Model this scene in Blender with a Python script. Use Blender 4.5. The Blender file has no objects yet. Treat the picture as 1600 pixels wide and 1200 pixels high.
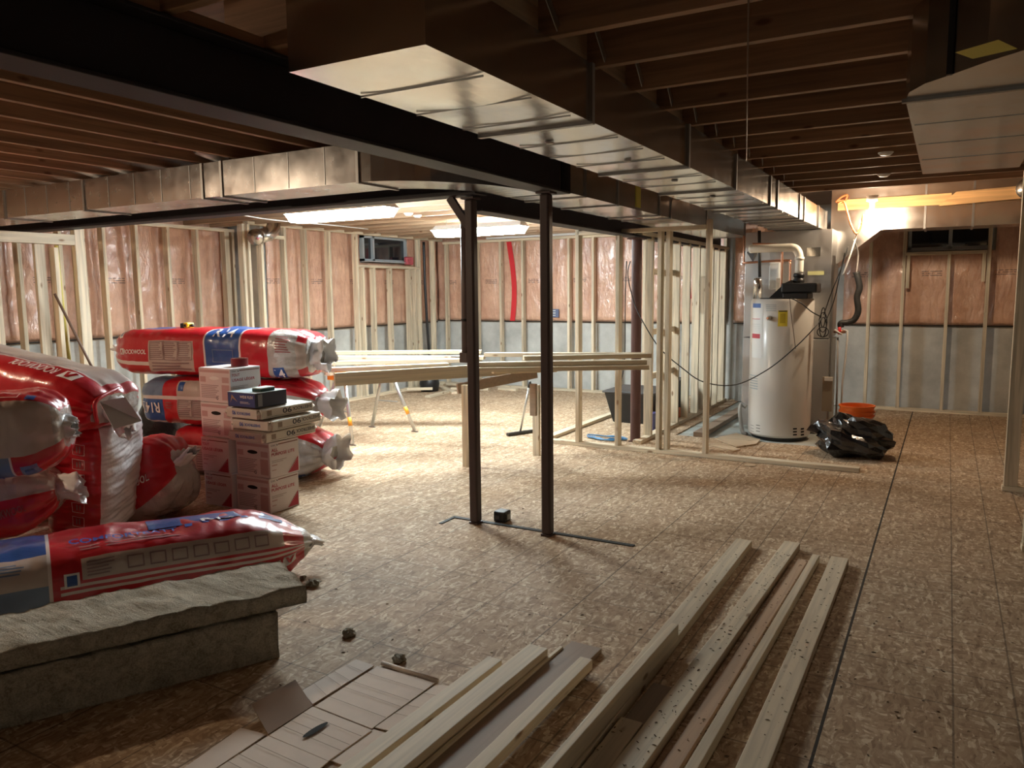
import bpy, math, random
from math import sin, cos, pi, radians
from mathutils import Vector, Matrix, noise
random.seed(7)
SC = bpy.context.scene
COL = SC.collection
# ------------------------------------------------------------------ camera
H = 1.55                                   # camera height above the floor
FPX = 1202.5                               # focal length in pixels of a 1600 wide frame
TILT, ROLL, YAW = 0.118429, -0.010520, -0.514062
Fw = Vector((sin(YAW)*cos(TILT), cos(YAW)*cos(TILT), -sin(TILT)))
R0 = Vector((cos(YAW), -sin(YAW), 0)); U0 = R0.cross(Fw)
Rt = cos(ROLL)*R0 + sin(ROLL)*U0
Up = -sin(ROLL)*R0 + cos(ROLL)*U0
CAM = Vector((0, 0, H))
cd = bpy.data.cameras.new('camera'); cam = bpy.data.objects.new('camera', cd); COL.objects.link(cam)
cd.sensor_width = 36; cd.lens = FPX/1600*36; cd.clip_start = 0.05; cd.clip_end = 100
cam.matrix_world = Matrix(((Rt.x, Up.x, -Fw.x, 0), (Rt.y, Up.y, -Fw.y, 0), (Rt.z, Up.z, -Fw.z, H), (0, 0, 0, 1)))
SC.camera = cam
# ------------------------------------------------------------------ world, view, light levels
w = bpy.data.worlds.new('world'); SC.world = w; w.use_nodes = True
w.node_tree.nodes['Background'].inputs[0].default_value = (0.4, 0.5, 0.7, 1)
w.node_tree.nodes['Background'].inputs[1].default_value = 0.02
SC.view_settings.view_transform = 'Standard'; SC.view_settings.look = 'None'
SC.view_settings.gamma = 1; SC.view_settings.use_curve_mapping = False
SC.view_settings.exposure = 1.55
TUBE_COL, TUBE_L = (0.86, 0.97, 1.0), 57.0      # cool shop lights
BULB_COL, BULB_L = (1.0, 0.78, 0.54), 560.0     # warm bare bulbs

def ray(x, y): return (x-800)/FPX*Rt - (y-600)/FPX*Up + Fw
def atz(x, y, z=0.0):
    d = ray(x, y); return CAM + d*((z-H)/d.z)
def atx(x, y, X):
    d = ray(x, y); return CAM + d*(X/d.x)
def aty(x, y, Y):
    d = ray(x, y); return CAM + d*(Y/d.y)

# ------------------------------------------------------------------ materials
MATS = {}
def newmat(name):
    m = bpy.data.materials.new(name); m.use_nodes = True
    return m, m.node_tree, m.node_tree.nodes['Principled BSDF']
def plain(name, col, rough=0.6, metal=0.0, coat=0.0, bump=0.0, bscale=8.0, spec=0.5, vary=0.0, vscale=5.0, trans=0.0, bdist=0.01):
    if name in MATS: return MATS[name]
    m, t, b = newmat(name); N = t.nodes; Lk = t.links
    b.inputs['Base Color'].default_value = (*col, 1); b.inputs['Roughness'].default_value = rough
    b.inputs['Metallic'].default_value = metal; b.inputs['Coat Weight'].default_value = coat
    b.inputs['Coat Roughness'].default_value = 0.12
    b.inputs['Specular IOR Level'].default_value = spec
    if trans: b.inputs['Transmission Weight'].default_value = trans
    tc = N.new('ShaderNodeTexCoord')
    if bump:
        n = N.new('ShaderNodeTexNoise'); n.inputs['Scale'].default_value = bscale; n.inputs['Detail'].default_value = 5
        Lk.new(tc.outputs['Object'], n.inputs['Vector'])
        bp = N.new('ShaderNodeBump'); bp.inputs['Strength'].default_value = bump; bp.inputs['Distance'].default_value = bdist
        Lk.new(n.outputs['Fac'], bp.inputs['Height']); Lk.new(bp.outputs['Normal'], b.inputs['Normal'])
        if coat: Lk.new(bp.outputs['Normal'], b.inputs['Coat Normal'])
    if vary:
        n2 = N.new('ShaderNodeTexNoise'); n2.inputs['Scale'].default_value = vscale; n2.inputs['Detail'].default_value = 6
        Lk.new(tc.outputs['Object'], n2.inputs['Vector'])
        mx = N.new('ShaderNodeMix'); mx.data_type = 'RGBA'
        mx.inputs[6].default_value = (*[c*(1-vary) for c in col], 1); mx.inputs[7].default_value = (*[min(1, c*(1+vary)) for c in col], 1)
        Lk.new(n2.outputs['Fac'], mx.inputs[0]); Lk.new(mx.outputs[2], b.inputs['Base Color'])
    MATS[name] = m; return m
def emis(name, col, L):
    m, t, b = newmat(name)
    b.inputs['Base Color'].default_value = (*col, 1)
    b.inputs['Emission Color'].default_value = (*col, 1); b.inputs['Emission Strength'].default_value = L
    MATS[name] = m; return m
def wood(name, col, axis=2, dark=0.55, knots=True, rough=0.65, fine=1.0):
    if name in MATS: return MATS[name]
    m, t, b = newmat(name); N = t.nodes; Lk = t.links
    tc = N.new('ShaderNodeTexCoord'); mp = N.new('ShaderNodeMapping')
    s = [38.0*fine]*3; s[axis] = 1.6
    mp.inputs['Scale'].default_value = s
    oi = N.new('ShaderNodeObjectInfo'); ad = N.new('ShaderNodeVectorMath'); ad.operation = 'ADD'
    ml = N.new('ShaderNodeMath'); ml.operation = 'MULTIPLY'; ml.inputs[1].default_value = 37.0
    Lk.new(oi.outputs['Random'], ml.inputs[0]); Lk.new(tc.outputs['Object'], ad.inputs[0]); Lk.new(ml.outputs[0], ad.inputs[1])
    Lk.new(ad.outputs[0], mp.inputs['Vector'])
    n = N.new('ShaderNodeTexNoise'); n.inputs['Scale'].default_value = 1.0; n.inputs['Detail'].default_value = 5; n.inputs['Distortion'].default_value = 0.6
    Lk.new(mp.outputs[0], n.inputs['Vector'])
    cr = N.new('ShaderNodeValToRGB')
    cr.color_ramp.elements[0].position = 0.28; cr.color_ramp.elements[0].color = (*[c*dark for c in col], 1)
    cr.color_ramp.elements[1].position = 0.62; cr.color_ramp.elements[1].color = (*col, 1)
    Lk.new(n.outputs['Fac'], cr.inputs[0]); out = cr.outputs[0]
    if knots:
        mp2 = N.new('ShaderNodeMapping'); s2 = [9.0]*3; s2[axis] = 3.4; mp2.inputs['Scale'].default_value = s2
        Lk.new(ad.outputs[0], mp2.inputs['Vector'])
        v = N.new('ShaderNodeTexVoronoi'); v.inputs['Scale'].default_value = 1.0
        Lk.new(mp2.outputs[0], v.inputs['Vector'])
        c2 = N.new('ShaderNodeValToRGB'); c2.color_ramp.elements[0].position = 0.06; c2.color_ramp.elements[0].color = (1, 1, 1, 1)
        c2.color_ramp.elements[1].position = 0.13; c2.color_ramp.elements[1].color = (0, 0, 0, 1)
        Lk.new(v.outputs['Distance'], c2.inputs[0])
        mx = N.new('ShaderNodeMix'); mx.data_type = 'RGBA'; mx.inputs[7].default_value = (col[0]*0.35, col[1]*0.25, col[2]*0.18, 1)
        Lk.new(c2.outputs[0], mx.inputs[0]); Lk.new(out, mx.inputs[6]); out = mx.outputs[2]
    mv = N.new('ShaderNodeHueSaturation'); mr = N.new('ShaderNodeMapRange'); mr.inputs['To Min'].default_value = 0.82; mr.inputs['To Max'].default_value = 1.12
    Lk.new(oi.outputs['Random'], mr.inputs[0]); Lk.new(mr.outputs[0], mv.inputs['Value']); Lk.new(out, mv.inputs['Color'])
    Lk.new(mv.outputs[0], b.inputs['Base Color']); b.inputs['Roughness'].default_value = rough
    bp = N.new('ShaderNodeBump'); bp.inputs['Strength'].default_value = 0.25; bp.inputs['Distance'].default_value = 0.002
    Lk.new(n.outputs['Fac'], bp.inputs['Height']); Lk.new(bp.outputs['Normal'], b.inputs['Normal'])
    MATS[name] = m; return m
def osb():
    m, t, b = newmat('osb_subfloor'); N = t.nodes; Lk = t.links
    tc = N.new('ShaderNodeTexCoord')
    def flakes(rot, sc, thr):
        mp = N.new('ShaderNodeMapping'); mp.inputs['Rotation'].default_value = (0, 0, rot); mp.inputs['Scale'].default_value = sc
        nz = N.new('ShaderNodeTexNoise'); nz.inputs['Scale'].default_value = 9.0; nz.inputs['Detail'].default_value = 2
        Lk.new(tc.outputs['Object'], nz.inputs['Vector'])
        mxv = N.new('ShaderNodeMix'); mxv.data_type = 'VECTOR'; mxv.inputs[0].default_value = 0.07
        Lk.new(tc.outputs['Object'], mxv.inputs[4]); Lk.new(nz.outputs['Color'], mxv.inputs[5])
        Lk.new(mxv.outputs[1], mp.inputs['Vector'])
        v = N.new('ShaderNodeTexVoronoi'); v.inputs['Scale'].default_value = 1.0; v.inputs['Randomness'].default_value = 1.0
        Lk.new(mp.outputs[0], v.inputs['Vector'])
        sp = N.new('ShaderNodeSeparateColor'); Lk.new(v.outputs['Color'], sp.inputs[0])
        return v, sp
    va, sa = flakes(0.5, (75, 19, 1), 0.5); vb, sb = flakes(-0.75, (21, 80, 1), 0.5); vc, sc_ = flakes(1.35, (95, 34, 1), 0.5)
    sel = N.new('ShaderNodeMath'); sel.operation = 'GREATER_THAN'; sel.inputs[1].default_value = 0.5
    Lk.new(sa.outputs[1], sel.inputs[0])
    mx = N.new('ShaderNodeMix'); Lk.new(sel.outputs[0], mx.inputs[0]); Lk.new(sa.outputs[0], mx.inputs[2]); Lk.new(sb.outputs[0], mx.inputs[3])
    mx2 = N.new('ShaderNodeMix'); mx2.inputs[0].default_value = 0.35; Lk.new(mx.outputs[0], mx2.inputs[2]); Lk.new(sc_.outputs[0], mx2.inputs[3])
    cr = N.new('ShaderNodeValToRGB'); e = cr.color_ramp
    e.elements[0].position = 0.05; e.elements[0].color = (0.27, 0.170, 0.10, 1)
    e.elements[1].position = 0.9; e.elements[1].color = (0.74, 0.62, 0.45, 1)
    a = e.elements.new(0.35); a.color = (0.41, 0.28, 0.175, 1); a = e.elements.new(0.68); a.color = (0.52, 0.375, 0.24, 1)
    Lk.new(mx2.outputs[0], cr.inputs[0]); out = cr.outputs[0]
    # broad wear and dirt of its own
    nb = N.new('ShaderNodeTexNoise'); nb.inputs['Scale'].default_value = 1.3; nb.inputs['Detail'].default_value = 6; Lk.new(tc.outputs['Object'], nb.inputs['Vector'])
    hv = N.new('ShaderNodeHueSaturation'); mr = N.new('ShaderNodeMapRange'); mr.inputs['To Min'].default_value = 0.72; mr.inputs['To Max'].default_value = 1.28
    Lk.new(nb.outputs['Fac'], mr.inputs[0]); Lk.new(mr.outputs[0], hv.inputs['Value']); Lk.new(out, hv.inputs['Color']); out = hv.outputs[0]
    # printed layout lines and panel seams
    sep = N.new('ShaderNodeSeparateXYZ'); Lk.new(tc.outputs['Object'], sep.inputs[0])
    def line(axis, off, per, wd):
        a1 = N.new('ShaderNodeMath'); a1.operation = 'SUBTRACT'; a1.inputs[1].default_value = off - 50*per; Lk.new(sep.outputs[axis], a1.inputs[0])
        a2 = N.new('ShaderNodeMath'); a2.operation = 'MODULO'; a2.inputs[1].default_value = per; Lk.new(a1.outputs[0], a2.inputs[0])
        a3 = N.new('ShaderNodeMath'); a3.operation = 'LESS_THAN'; a3.inputs[1].default_value = wd; Lk.new(a2.outputs[0], a3.inputs[0])
        return a3.outputs[0]
    def addl(fac, col, f):
        nonlocal out
        k = N.new('ShaderNodeMath'); k.operation = 'MULTIPLY'; k.inputs[1].default_value = f; Lk.new(fac, k.inputs[0])
        q = N.new('ShaderNodeMix'); q.data_type = 'RGBA'; q.inputs[7].default_value = (*col, 1); Lk.new(k.outputs[0], q.inputs[0]); Lk.new(out, q.inputs[6]); out = q.outputs[2]
    for off in (0.087, 0.29, 0.493):
        addl(line(0, off, 1.219, 0.007), (0.09, 0.06, 0.04), 0.6)
    for off, per in ((3.16, 0.6096), (3.445, 1.219)):
        addl(line(1, off, per, 0.007), (0.09, 0.06, 0.04), 0.55)
    addl(line(0, -0.322, 1.219, 0.007), (0.05, 0.035, 0.025), 0.7); addl(line(0, -0.325, 60.0, 0.011), (0.012, 0.009, 0.007), 0.97)
    Lk.new(out, b.inputs['Base Color'])
    b.inputs['Roughness'].default_value = 0.7; b.inputs['Specular IOR Level'].default_value = 0.22
    bp = N.new('ShaderNodeBump'); bp.inputs['Strength'].default_value = 0.35; bp.inputs['Distance'].default_value = 0.003
    Lk.new(mx2.outputs[0], bp.inputs['Height']); Lk.new(bp.outputs['Normal'], b.inputs['Normal'])
    return m
def concrete(name, col):
    m, t, b = newmat(name); N = t.nodes; Lk = t.links
    tc = N.new('ShaderNodeTexCoord'); n = N.new('ShaderNodeTexNoise'); n.inputs['Scale'].default_value = 2.2; n.inputs['Detail'].default_value = 9; n.inputs['Roughness'].default_value = 0.65
    Lk.new(tc.outputs['Object'], n.inputs['Vector'])
    cr = N.new('ShaderNodeValToRGB'); cr.color_ramp.elements[0].position = 0.3; cr.color_ramp.elements[0].color = (*[c*0.7 for c in col], 1)
    cr.color_ramp.elements[1].position = 0.68; cr.color_ramp.elements[1].color = (*[min(1, c*1.2) for c in col], 1)
    Lk.new(n.outputs['Fac'], cr.inputs[0]); Lk.new(cr.outputs[0], b.inputs['Base Color'])
    b.inputs['Roughness'].default_value = 0.85
    n2 = N.new('ShaderNodeTexNoise'); n2.inputs['Scale'].default_value = 30; n2.inputs['Detail'].default_value = 4; Lk.new(tc.outputs['Object'], n2.inputs['Vector'])
    bp = N.new('ShaderNodeBump'); bp.inputs['Strength'].default_value = 0.3; bp.inputs['Distance'].default_value = 0.004
    Lk.new(n2.outputs['Fac'], bp.inputs['Height']); Lk.new(bp.outputs['Normal'], b.inputs['Normal'])
    return m
def pinkwool():
    m, t, b = newmat('insulation_film'); N = t.nodes; Lk = t.links
    tc = N.new('ShaderNodeTexCoord')
    n = N.new('ShaderNodeTexNoise'); n.inputs['Scale'].default_value = 3.0; n.inputs['Detail'].default_value = 8; n.inputs['Roughness'].default_value = 0.7
    Lk.new(tc.outputs['Object'], n.inputs['Vector'])
    cr = N.new('ShaderNodeValToRGB'); cr.color_ramp.elements[0].position = 0.3; cr.color_ramp.elements[0].color = (0.49, 0.265, 0.18, 1)
    cr.color_ramp.elements[1].position = 0.7; cr.color_ramp.elements[1].color = (0.74, 0.46, 0.32, 1)
    Lk.new(n.outputs['Fac'], cr.inputs[0])
    sep = N.new('ShaderNodeSeparateXYZ'); Lk.new(tc.outputs['Object'], sep.inputs[0])
    def mth(op, a, bb=None):
        q = N.new('ShaderNodeMath'); q.operation = op
        for i, s in enumerate((a, bb)):
            if s is None: continue
            if isinstance(s, (int, float)): q.inputs[i].default_value = s
            else: Lk.new(s, q.inputs[i])
        return q.outputs[0]
    hv = mth('ADD', sep.outputs[0], sep.outputs[1])             # along whichever wall
    cell = mth('FRACT', mth('MULTIPLY', hv, 1.25))
    on = mth('MULTIPLY', mth('GREATER_THAN', cell, 0.38), mth('LESS_THAN', cell, 0.66))
    zz = mth('SUBTRACT', sep.outputs[2], 1.70)
    row = mth('MULTIPLY', mth('GREATER_THAN', zz, 0.0), mth('LESS_THAN', zz, 0.075))
    rr = mth('LESS_THAN', mth('FRACT', mth('MULTIPLY', zz, 40.0)), 0.45)
    nl = N.new('ShaderNodeTexNoise'); nl.inputs['Scale'].default_value = 42.0; nl.inputs['Detail'].default_value = 1; Lk.new(tc.outputs['Object'], nl.inputs['Vector'])
    ink = mth('MULTIPLY', mth('MULTIPLY', on, row), mth('MULTIPLY', rr, mth('GREATER_THAN', nl.outputs['Fac'], 0.42)))
    ink = mth('MULTIPLY', ink, 0.8)
    mx = N.new('ShaderNodeMix'); mx.data_type = 'RGBA'; mx.inputs[7].default_value = (0.06, 0.045, 0.05, 1); Lk.new(ink, mx.inputs[0]); Lk.new(cr.outputs[0], mx.inputs[6])
    Lk.new(mx.outputs[2], b.inputs['Base Color'])
    b.inputs['Roughness'].default_value = 0.45; b.inputs['Coat Weight'].default_value = 0.8; b.inputs['Coat Roughness'].default_value = 0.08
    mp = N.new('ShaderNodeMapping'); mp.inputs['Scale'].default_value = (9, 9, 3.5); mp.inputs['Rotation'].default_value = (0.7, 0.7, 0)
    Lk.new(tc.outputs['Object'], mp.inputs['Vector'])
    n2 = N.new('ShaderNodeTexNoise'); n2.inputs['Scale'].default_value = 1.6; n2.inputs['Detail'].default_value = 5; n2.inputs['Distortion'].default_value = 0.5
    Lk.new(mp.outputs[0], n2.inputs['Vector'])
    bp = N.new('ShaderNodeBump'); bp.inputs['Strength'].default_value = 0.8; bp.inputs['Distance'].default_value = 0.03
    Lk.new(n2.outputs['Fac'], bp.inputs['Height']); Lk.new(bp.outputs['Normal'], b.inputs['Normal']); Lk.new(bp.outputs['Normal'], b.inputs['Coat Normal'])
    return m
def sheet_metal(name, col, rough, spanz=0.35):
    m, t, b = newmat(name); N = t.nodes; Lk = t.links
    b.inputs['Metallic'].default_value = 1.0; b.inputs['Base Color'].default_value = (*col, 1)
    tc = N.new('ShaderNodeTexCoord')
    v = N.new('ShaderNodeTexNoise'); v.inputs['Scale'].default_value = 14; v.inputs['Detail'].default_value = 4; Lk.new(tc.outputs['Object'], v.inputs['Vector'])
    mr = N.new('ShaderNodeMapRange'); mr.inputs['To Min'].default_value = rough*0.75; mr.inputs['To Max'].default_value = rough*1.35
    Lk.new(v.outputs['Fac'], mr.inputs[0]); Lk.new(mr.outputs[0], b.inputs['Roughness'])
    n = N.new('ShaderNodeTexNoise'); n.inputs['Scale'].default_value = 2.4; n.inputs['Detail'].default_value = 1; Lk.new(tc.outputs['Object'], n.inputs['Vector'])
    bp = N.new('ShaderNodeBump'); bp.inputs['Strength'].default_value = spanz; bp.inputs['Distance'].default_value = 0.05
    Lk.new(n.outputs['Fac'], bp.inputs['Height']); Lk.new(bp.outputs['Normal'], b.inputs['Normal'])
    MATS[name] = m; return m

PINE = (0.76, 0.64, 0.46)
WZ = wood('pine_upright', PINE, 2); WX = wood('pine_along_x', PINE, 0); WY = wood('pine_along_y', PINE, 1)
WL = wood('pine_length', PINE, 0, 0.72)
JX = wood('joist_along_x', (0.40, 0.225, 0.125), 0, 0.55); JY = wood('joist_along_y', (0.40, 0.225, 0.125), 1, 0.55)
OR_W = wood('orange_plank', (0.72, 0.42, 0.18), 0, 0.6)
BROWNW = wood('brown_board', (0.33, 0.235, 0.165), 0, 0.8, False)
OSB = osb(); CONC = concrete('concrete_wall', (0.50, 0.50, 0.47)); SLAB = concrete('concrete_slab', (0.45, 0.47, 0.43))
PINK = pinkwool()
GALV = sheet_metal('galvanised_duct', (0.62, 0.60, 0.57), 0.20, 0.22)
GALV2 = sheet_metal('galvanised_dull', (0.50, 0.50, 0.50), 0.42, 0.25)
SEAM = sheet_metal('duct_seam', (0.35, 0.34, 0.33), 0.4, 0.1)
STEEL = plain('beam_paint', (0.022, 0.017, 0.022), 0.55, vary=0.25, spec=0.35)
COLM = plain('column_paint', (0.060, 0.036, 0.034), 0.5, vary=0.3)
COLR = plain('post_primer', (0.105, 0.048, 0.042), 0.5, vary=0.25)
BLACK = plain('black_plastic', (0.012, 0.012, 0.013), 0.4)
CORD = plain('black_cord', (0.02, 0.02, 0.02), 0.5)
DARKGAP = plain('dark_hole', (0.01, 0.008, 0.007), 0.9)
WHITE = plain('white_paint', (0.78, 0.76, 0.72), 0.35)
PVC = plain('white_pvc', (0.80, 0.77, 0.68), 0.35)
COPPER = plain('copper', (0.50, 0.26, 0.17), 0.35, 0.9)
ORANGE = plain('orange_plastic', (0.85, 0.17, 0.02), 0.4)
BORANGE = plain('orange_bracket', (0.85, 0.36, 0.03), 0.4)
YELLOW = plain('yellow_plastic', (0.85, 0.62, 0.03), 0.4)
YTAPE = plain('yellow_tape', (0.62, 0.55, 0.08), 0.5)
REDTAPE = plain('red_sheathing_tape', (0.62, 0.03, 0.04), 0.35)
ZINC = plain('zinc_tube', (0.55, 0.56, 0.55), 0.35, 0.85)

# ------------------------------------------------------------------ building helpers
class MB:
    def __init__(s): s.v = []; s.f = []; s.m = []
    def add(s, vs, fs, mi=0):
        o = len(s.v); s.v += [Vector(a) for a in vs]
        for f in fs: s.f.append([i+o for i in f]); s.m.append(mi)
        return s
    def box(s, a, b, mi=0):
        x0, x1 = sorted((a[0], b[0])); y0, y1 = sorted((a[1], b[1])); z0, z1 = sorted((a[2], b[2]))
        return s.add([(x0,y0,z0),(x1,y0,z0),(x1,y1,z0),(x0,y1,z0),(x0,y0,z1),(x1,y0,z1),(x1,y1,z1),(x0,y1,z1)],
                     [(0,3,2,1),(4,5,6,7),(0,1,5,4),(1,2,6,5),(2,3,7,6),(3,0,4,7)], mi)
    def bar(s, p, q, w, h, up=(0,0,1), mi=0):
        p = Vector(p); q = Vector(q); d = (q-p).normalized(); up = Vector(up)
        if abs(d.dot(up)) > 0.98: up = Vector((0, 1, 0))
        sd = d.cross(up).normalized(); u = sd.cross(d).normalized()
        vs = [c + sd*a*w/2 + u*b*h/2 for c in (p, q) for a, b in ((-1,-1),(1,-1),(1,1),(-1,1))]
        return s.add(vs, [(0,1,2,3),(7,6,5,4),(0,4,5,1),(1,5,6,2),(2,6,7,3),(3,7,4,0)], mi)
    def prism(s, poly, z0, z1, mi=0):
        n = len(poly); vs = [(x, y, z0) for x, y in poly] + [(x, y, z1) for x, y in poly]
        return s.add(vs, [list(range(n))[::-1], list(range(n, 2*n))] + [(i, (i+1) % n, (i+1) % n+n, i+n) for i in range(n)], mi)
    def tube(s, pts, r, n=10, mi=0, smooth=0, cap=True):
        pts = [Vector(p) for p in pts]
        if smooth:
            out = []
            for i in range(len(pts)-1):
                p0 = pts[max(i-1, 0)]; p1 = pts[i]; p2 = pts[i+1]; p3 = pts[min(i+2, len(pts)-1)]
                for k in range(smooth):
                    t = k/smooth
                    out.append(0.5*((2*p1) + (p2-p0)*t + (2*p0-5*p1+4*p2-p3)*t*t + (3*p1-p0-3*p2+p3)*t**3))
            pts = out + [pts[-1]]
        rs = r if isinstance(r, (list, tuple)) else [r]*len(pts)
        d = (pts[1]-pts[0]).normalized(); a = Vector((0,0,1)) if abs(d.z) < 0.9 else Vector((1,0,0))
        u = d.cross(a).normalized(); vs = []
        for i, p in enumerate(pts):
            t = (pts[min(i+1, len(pts)-1)] - pts[max(i-1, 0)])
            if t.length < 1e-9: t = d.copy()
            t.normalize(); u = (u - t*u.dot(t)).normalized(); v = t.cross(u)
            vs += [p + rs[i]*(cos(2*pi*k/n)*u + sin(2*pi*k/n)*v) for k in range(n)]
        fs = [(i*n+k, i*n+(k+1) % n, (i+1)*n+(k+1) % n, (i+1)*n+k) for i in range(len(pts)-1) for k in range(n)]
        if cap: fs += [list(range(n))[::-1], [(len(pts)-1)*n+k for k in range(n)]]
        return s.add(vs, fs, mi)
    def lathe(s, prof, c, n=32, mi=0):
        c = Vector(c); vs = [c + Vector((r*cos(2*pi*k/n), r*sin(2*pi*k/n), z)) for r, z in prof for k in range(n)]
        fs = [(i*n+k, i*n+(k+1) % n, (i+1)*n+(k+1) % n, (i+1)*n+k) for i in range(len(prof)-1) for k in range(n)]
        return s.add(vs, fs, mi)
    def quad(s, o, u, v, a0, a1, b0, b1, mi=0):
        o = Vector(o); return s.add([o+u*a0+v*b0, o+u*a1+v*b0, o+u*a1+v*b1, o+u*a0+v*b1], [(0,1,2,3)], mi)
    def build(s, name, mats, parent=None, smooth=False, bevel=0.0, origin=None):
        if not isinstance(mats, (list, tuple)): mats = [mats]
        if parent is not None:
            org = Vector((0,0,0)); q = parent
            while q is not None: org += Vector(q.location); q = q.parent
        elif origin is not None: org = Vector(origin)
        else:
            lo = [min(v[i] for v in s.v) for i in range(3)]; hi = [max(v[i] for v in s.v) for i in range(3)]
            org = Vector(((lo[0]+hi[0])/2, (lo[1]+hi[1])/2, lo[2]))
        me = bpy.data.meshes.new(name); me.from_pydata([tuple(v-org) for v in s.v], [], s.f); 
        for m in mats: me.materials.append(m)
        me.polygons.foreach_set('material_index', s.m)
        if smooth: me.polygons.foreach_set('use_smooth', [True]*len(s.f))
        me.update(); o = bpy.data.objects.new(name, me); COL.objects.link(o)
        if parent is not None: o.parent = parent
        else: o.location = org
        if bevel:
            b = o.modifiers.new('bevel', 'BEVEL'); b.width = bevel; b.segments = 2; b.limit_method = 'ANGLE'; b.angle_limit = radians(40)
        return o
def empty(name, loc):
    o = bpy.data.objects.new(name, None); o.location = loc; o.empty_display_size = 0.1; COL.objects.link(o); return o
def tag(o, label=None, cat=None, group=None, kind=None):
    if label: o['label'] = label
    if cat: o['category'] = cat
    if group: o['group'] = group
    if kind: o['kind'] = kind
    return o
ORD = ['first','second','third','fourth','fifth','sixth','seventh','eighth','ninth','tenth','eleventh','twelfth','thirteenth','fourteenth','fifteenth','sixteenth','seventeenth','eighteenth','nineteenth','twentieth','twenty-first','twenty-second','twenty-third','twenty-fourth','twenty-fifth','twenty-sixth']
_tc = {}
def glyphs(txt):
    if txt in _tc: return _tc[txt]
    c = bpy.data.curves.new('t', 'FONT'); c.body = txt; c.size = 1.0; c.resolution_u = 3; c.offset = 0.018
    o = bpy.data.objects.new('t', c); COL.objects.link(o); dg = bpy.context.evaluated_depsgraph_get(); dg.update()
    me = bpy.data.meshes.new_from_object(o.evaluated_get(dg))
    vs = [(v.co.x, v.co.y) for v in me.vertices]; fs = [list(p.vertices) for p in me.polygons]
    bpy.data.objects.remove(o); bpy.data.curves.remove(c); bpy.data.meshes.remove(me)
    x0 = min(v[0] for v in vs); x1 = max(v[0] for v in vs); y0 = min(v[1] for v in vs); y1 = max(v[1] for v in vs)
    vs = [((x-x0)/(x1-x0), (y-y0)/(y1-y0)) for x, y in vs]
    _tc[txt] = (vs, fs); return _tc[txt]
def ftext(mb, txt, o, u, v, a0, a1, b0, b1, mi=0):
    vs, fs = glyphs(txt); o = Vector(o)
    mb.add([o + u*(a0+(a1-a0)*x) + v*(b0+(b1-b0)*y) for x, y in vs], fs, mi)
# ================================================================== SETTING
def struct(mb, name, mat, **k): return tag(mb.build(name, mat, origin=(0,0,0), **k), kind='structure')
XL, XL2, YF, XR, YB = -7.72, -8.35, 11.05, 2.6, -2.2       # concrete faces
ZC = 2.66
struct(MB().box((XL2-.2, YB-.2, -.12), (XR+.2, YF+.2, -.012)), 'floor_slab', SLAB)
fl = MB()
fl.box((XL2, YB, -.012), (-2.50, YF, 0)); fl.box((-2.50, YB, -.012), (-0.05, 8.02, 0)); fl.box((-0.92, 8.02, -.012), (-0.05, YF, 0)); fl.box((-0.05, YB, -.012), (XR, YF, 0))
struct(fl, 'floor', OSB)
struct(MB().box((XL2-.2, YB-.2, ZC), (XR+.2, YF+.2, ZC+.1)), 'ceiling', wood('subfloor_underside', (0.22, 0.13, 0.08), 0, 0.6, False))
struct(MB().box((XL2-.2, YB, 0), (XL2, 7.15, ZC)), 'wall_left', CONC)
struct(MB().box((XL2-.2, 7.15, 0), (XL, YF+.2, ZC)), 'wall_left_rear', CONC)
def holewall(y0, y1, x0, x1, holes):
    m = MB(); xs = x0
    for a, b, c, d in holes:
        m.box((xs, y0, 0), (a, y1, ZC)); m.box((a, y0, 0), (b, y1, c)); m.box((a, y0, d), (b, y1, ZC)); xs = b
    m.box((xs, y0, 0), (x1, y1, ZC)); return m
W2 = (-0.47, 0.44, 2.02, 2.33)
struct(holewall(YF, YF+.2, XL2-.2, XR+.2, [W2]), 'wall_far', CONC)
struct(MB().box((XR, YB, 0), (XR+.2, YF, ZC)), 'wall_right', CONC)
struct(MB().box((XL2-.2, YB-.2, 0), (XR+.2, YB, ZC)), 'wall_back', CONC)
struct(MB().box((-2.55, YF-.16, 0), (-1.95, YF, 1.08)).box((-2.35, YF-.22, 0), (-2.15, YF-.16, 1.08)), 'wall_pilaster', CONC)
# window on the left wall: opening framed in front of the concrete
GLASS = plain('night_glass', (0.012, 0.016, 0.02), 0.05, spec=0.8)
WINF = plain('window_frame_paint', (0.42, 0.45, 0.46), 0.4)
def window(n, fn, a, b, z0, z1, split):
    root = empty(n, fn((a+b)/2, 0, z0)); tag(root, kind='structure')
    f = MB(); t = .035
    def bx(m, u0, u1, w0, w1, d0, d1): m.box(fn(u0, d0, w0), fn(u1, d1, w1))
    bx(f, a, b, z0, z0+t, -.02, .05); bx(f, a, b, z1-t, z1, -.02, .05); bx(f, a, a+t, z0, z1, -.02, .05); bx(f, b-t, b, z0, z1, -.02, .05)
    bx(f, split-.02, split+.02, z0, z1, -.02, .05)
    f.build('window_frame', WINF, root)
    g = MB(); bx(g, a+.01, b-.01, z0+.01, z1-.01, -.005, .008); g.build('window_pane', GLASS, root)
    s = MB(); bx(s, a, b, z0-.012, z0+.0, 0, .16); s.build('window_sill', WINF, root)
    return root
ya = atx(563, 390, XL+.03).y; yb = atx(632, 390, XL+.03).y; ys = atx(580, 390, XL+.03).y
window('window_1', lambda u, d, z: (XL+.03+d, u, z), ya, yb, 2.04, 2.42, ys)
window('window_2', lambda u, d, z: (u, YF+.02-d, z), W2[0], W2[1], W2[2], W2[3], -.01)

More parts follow.
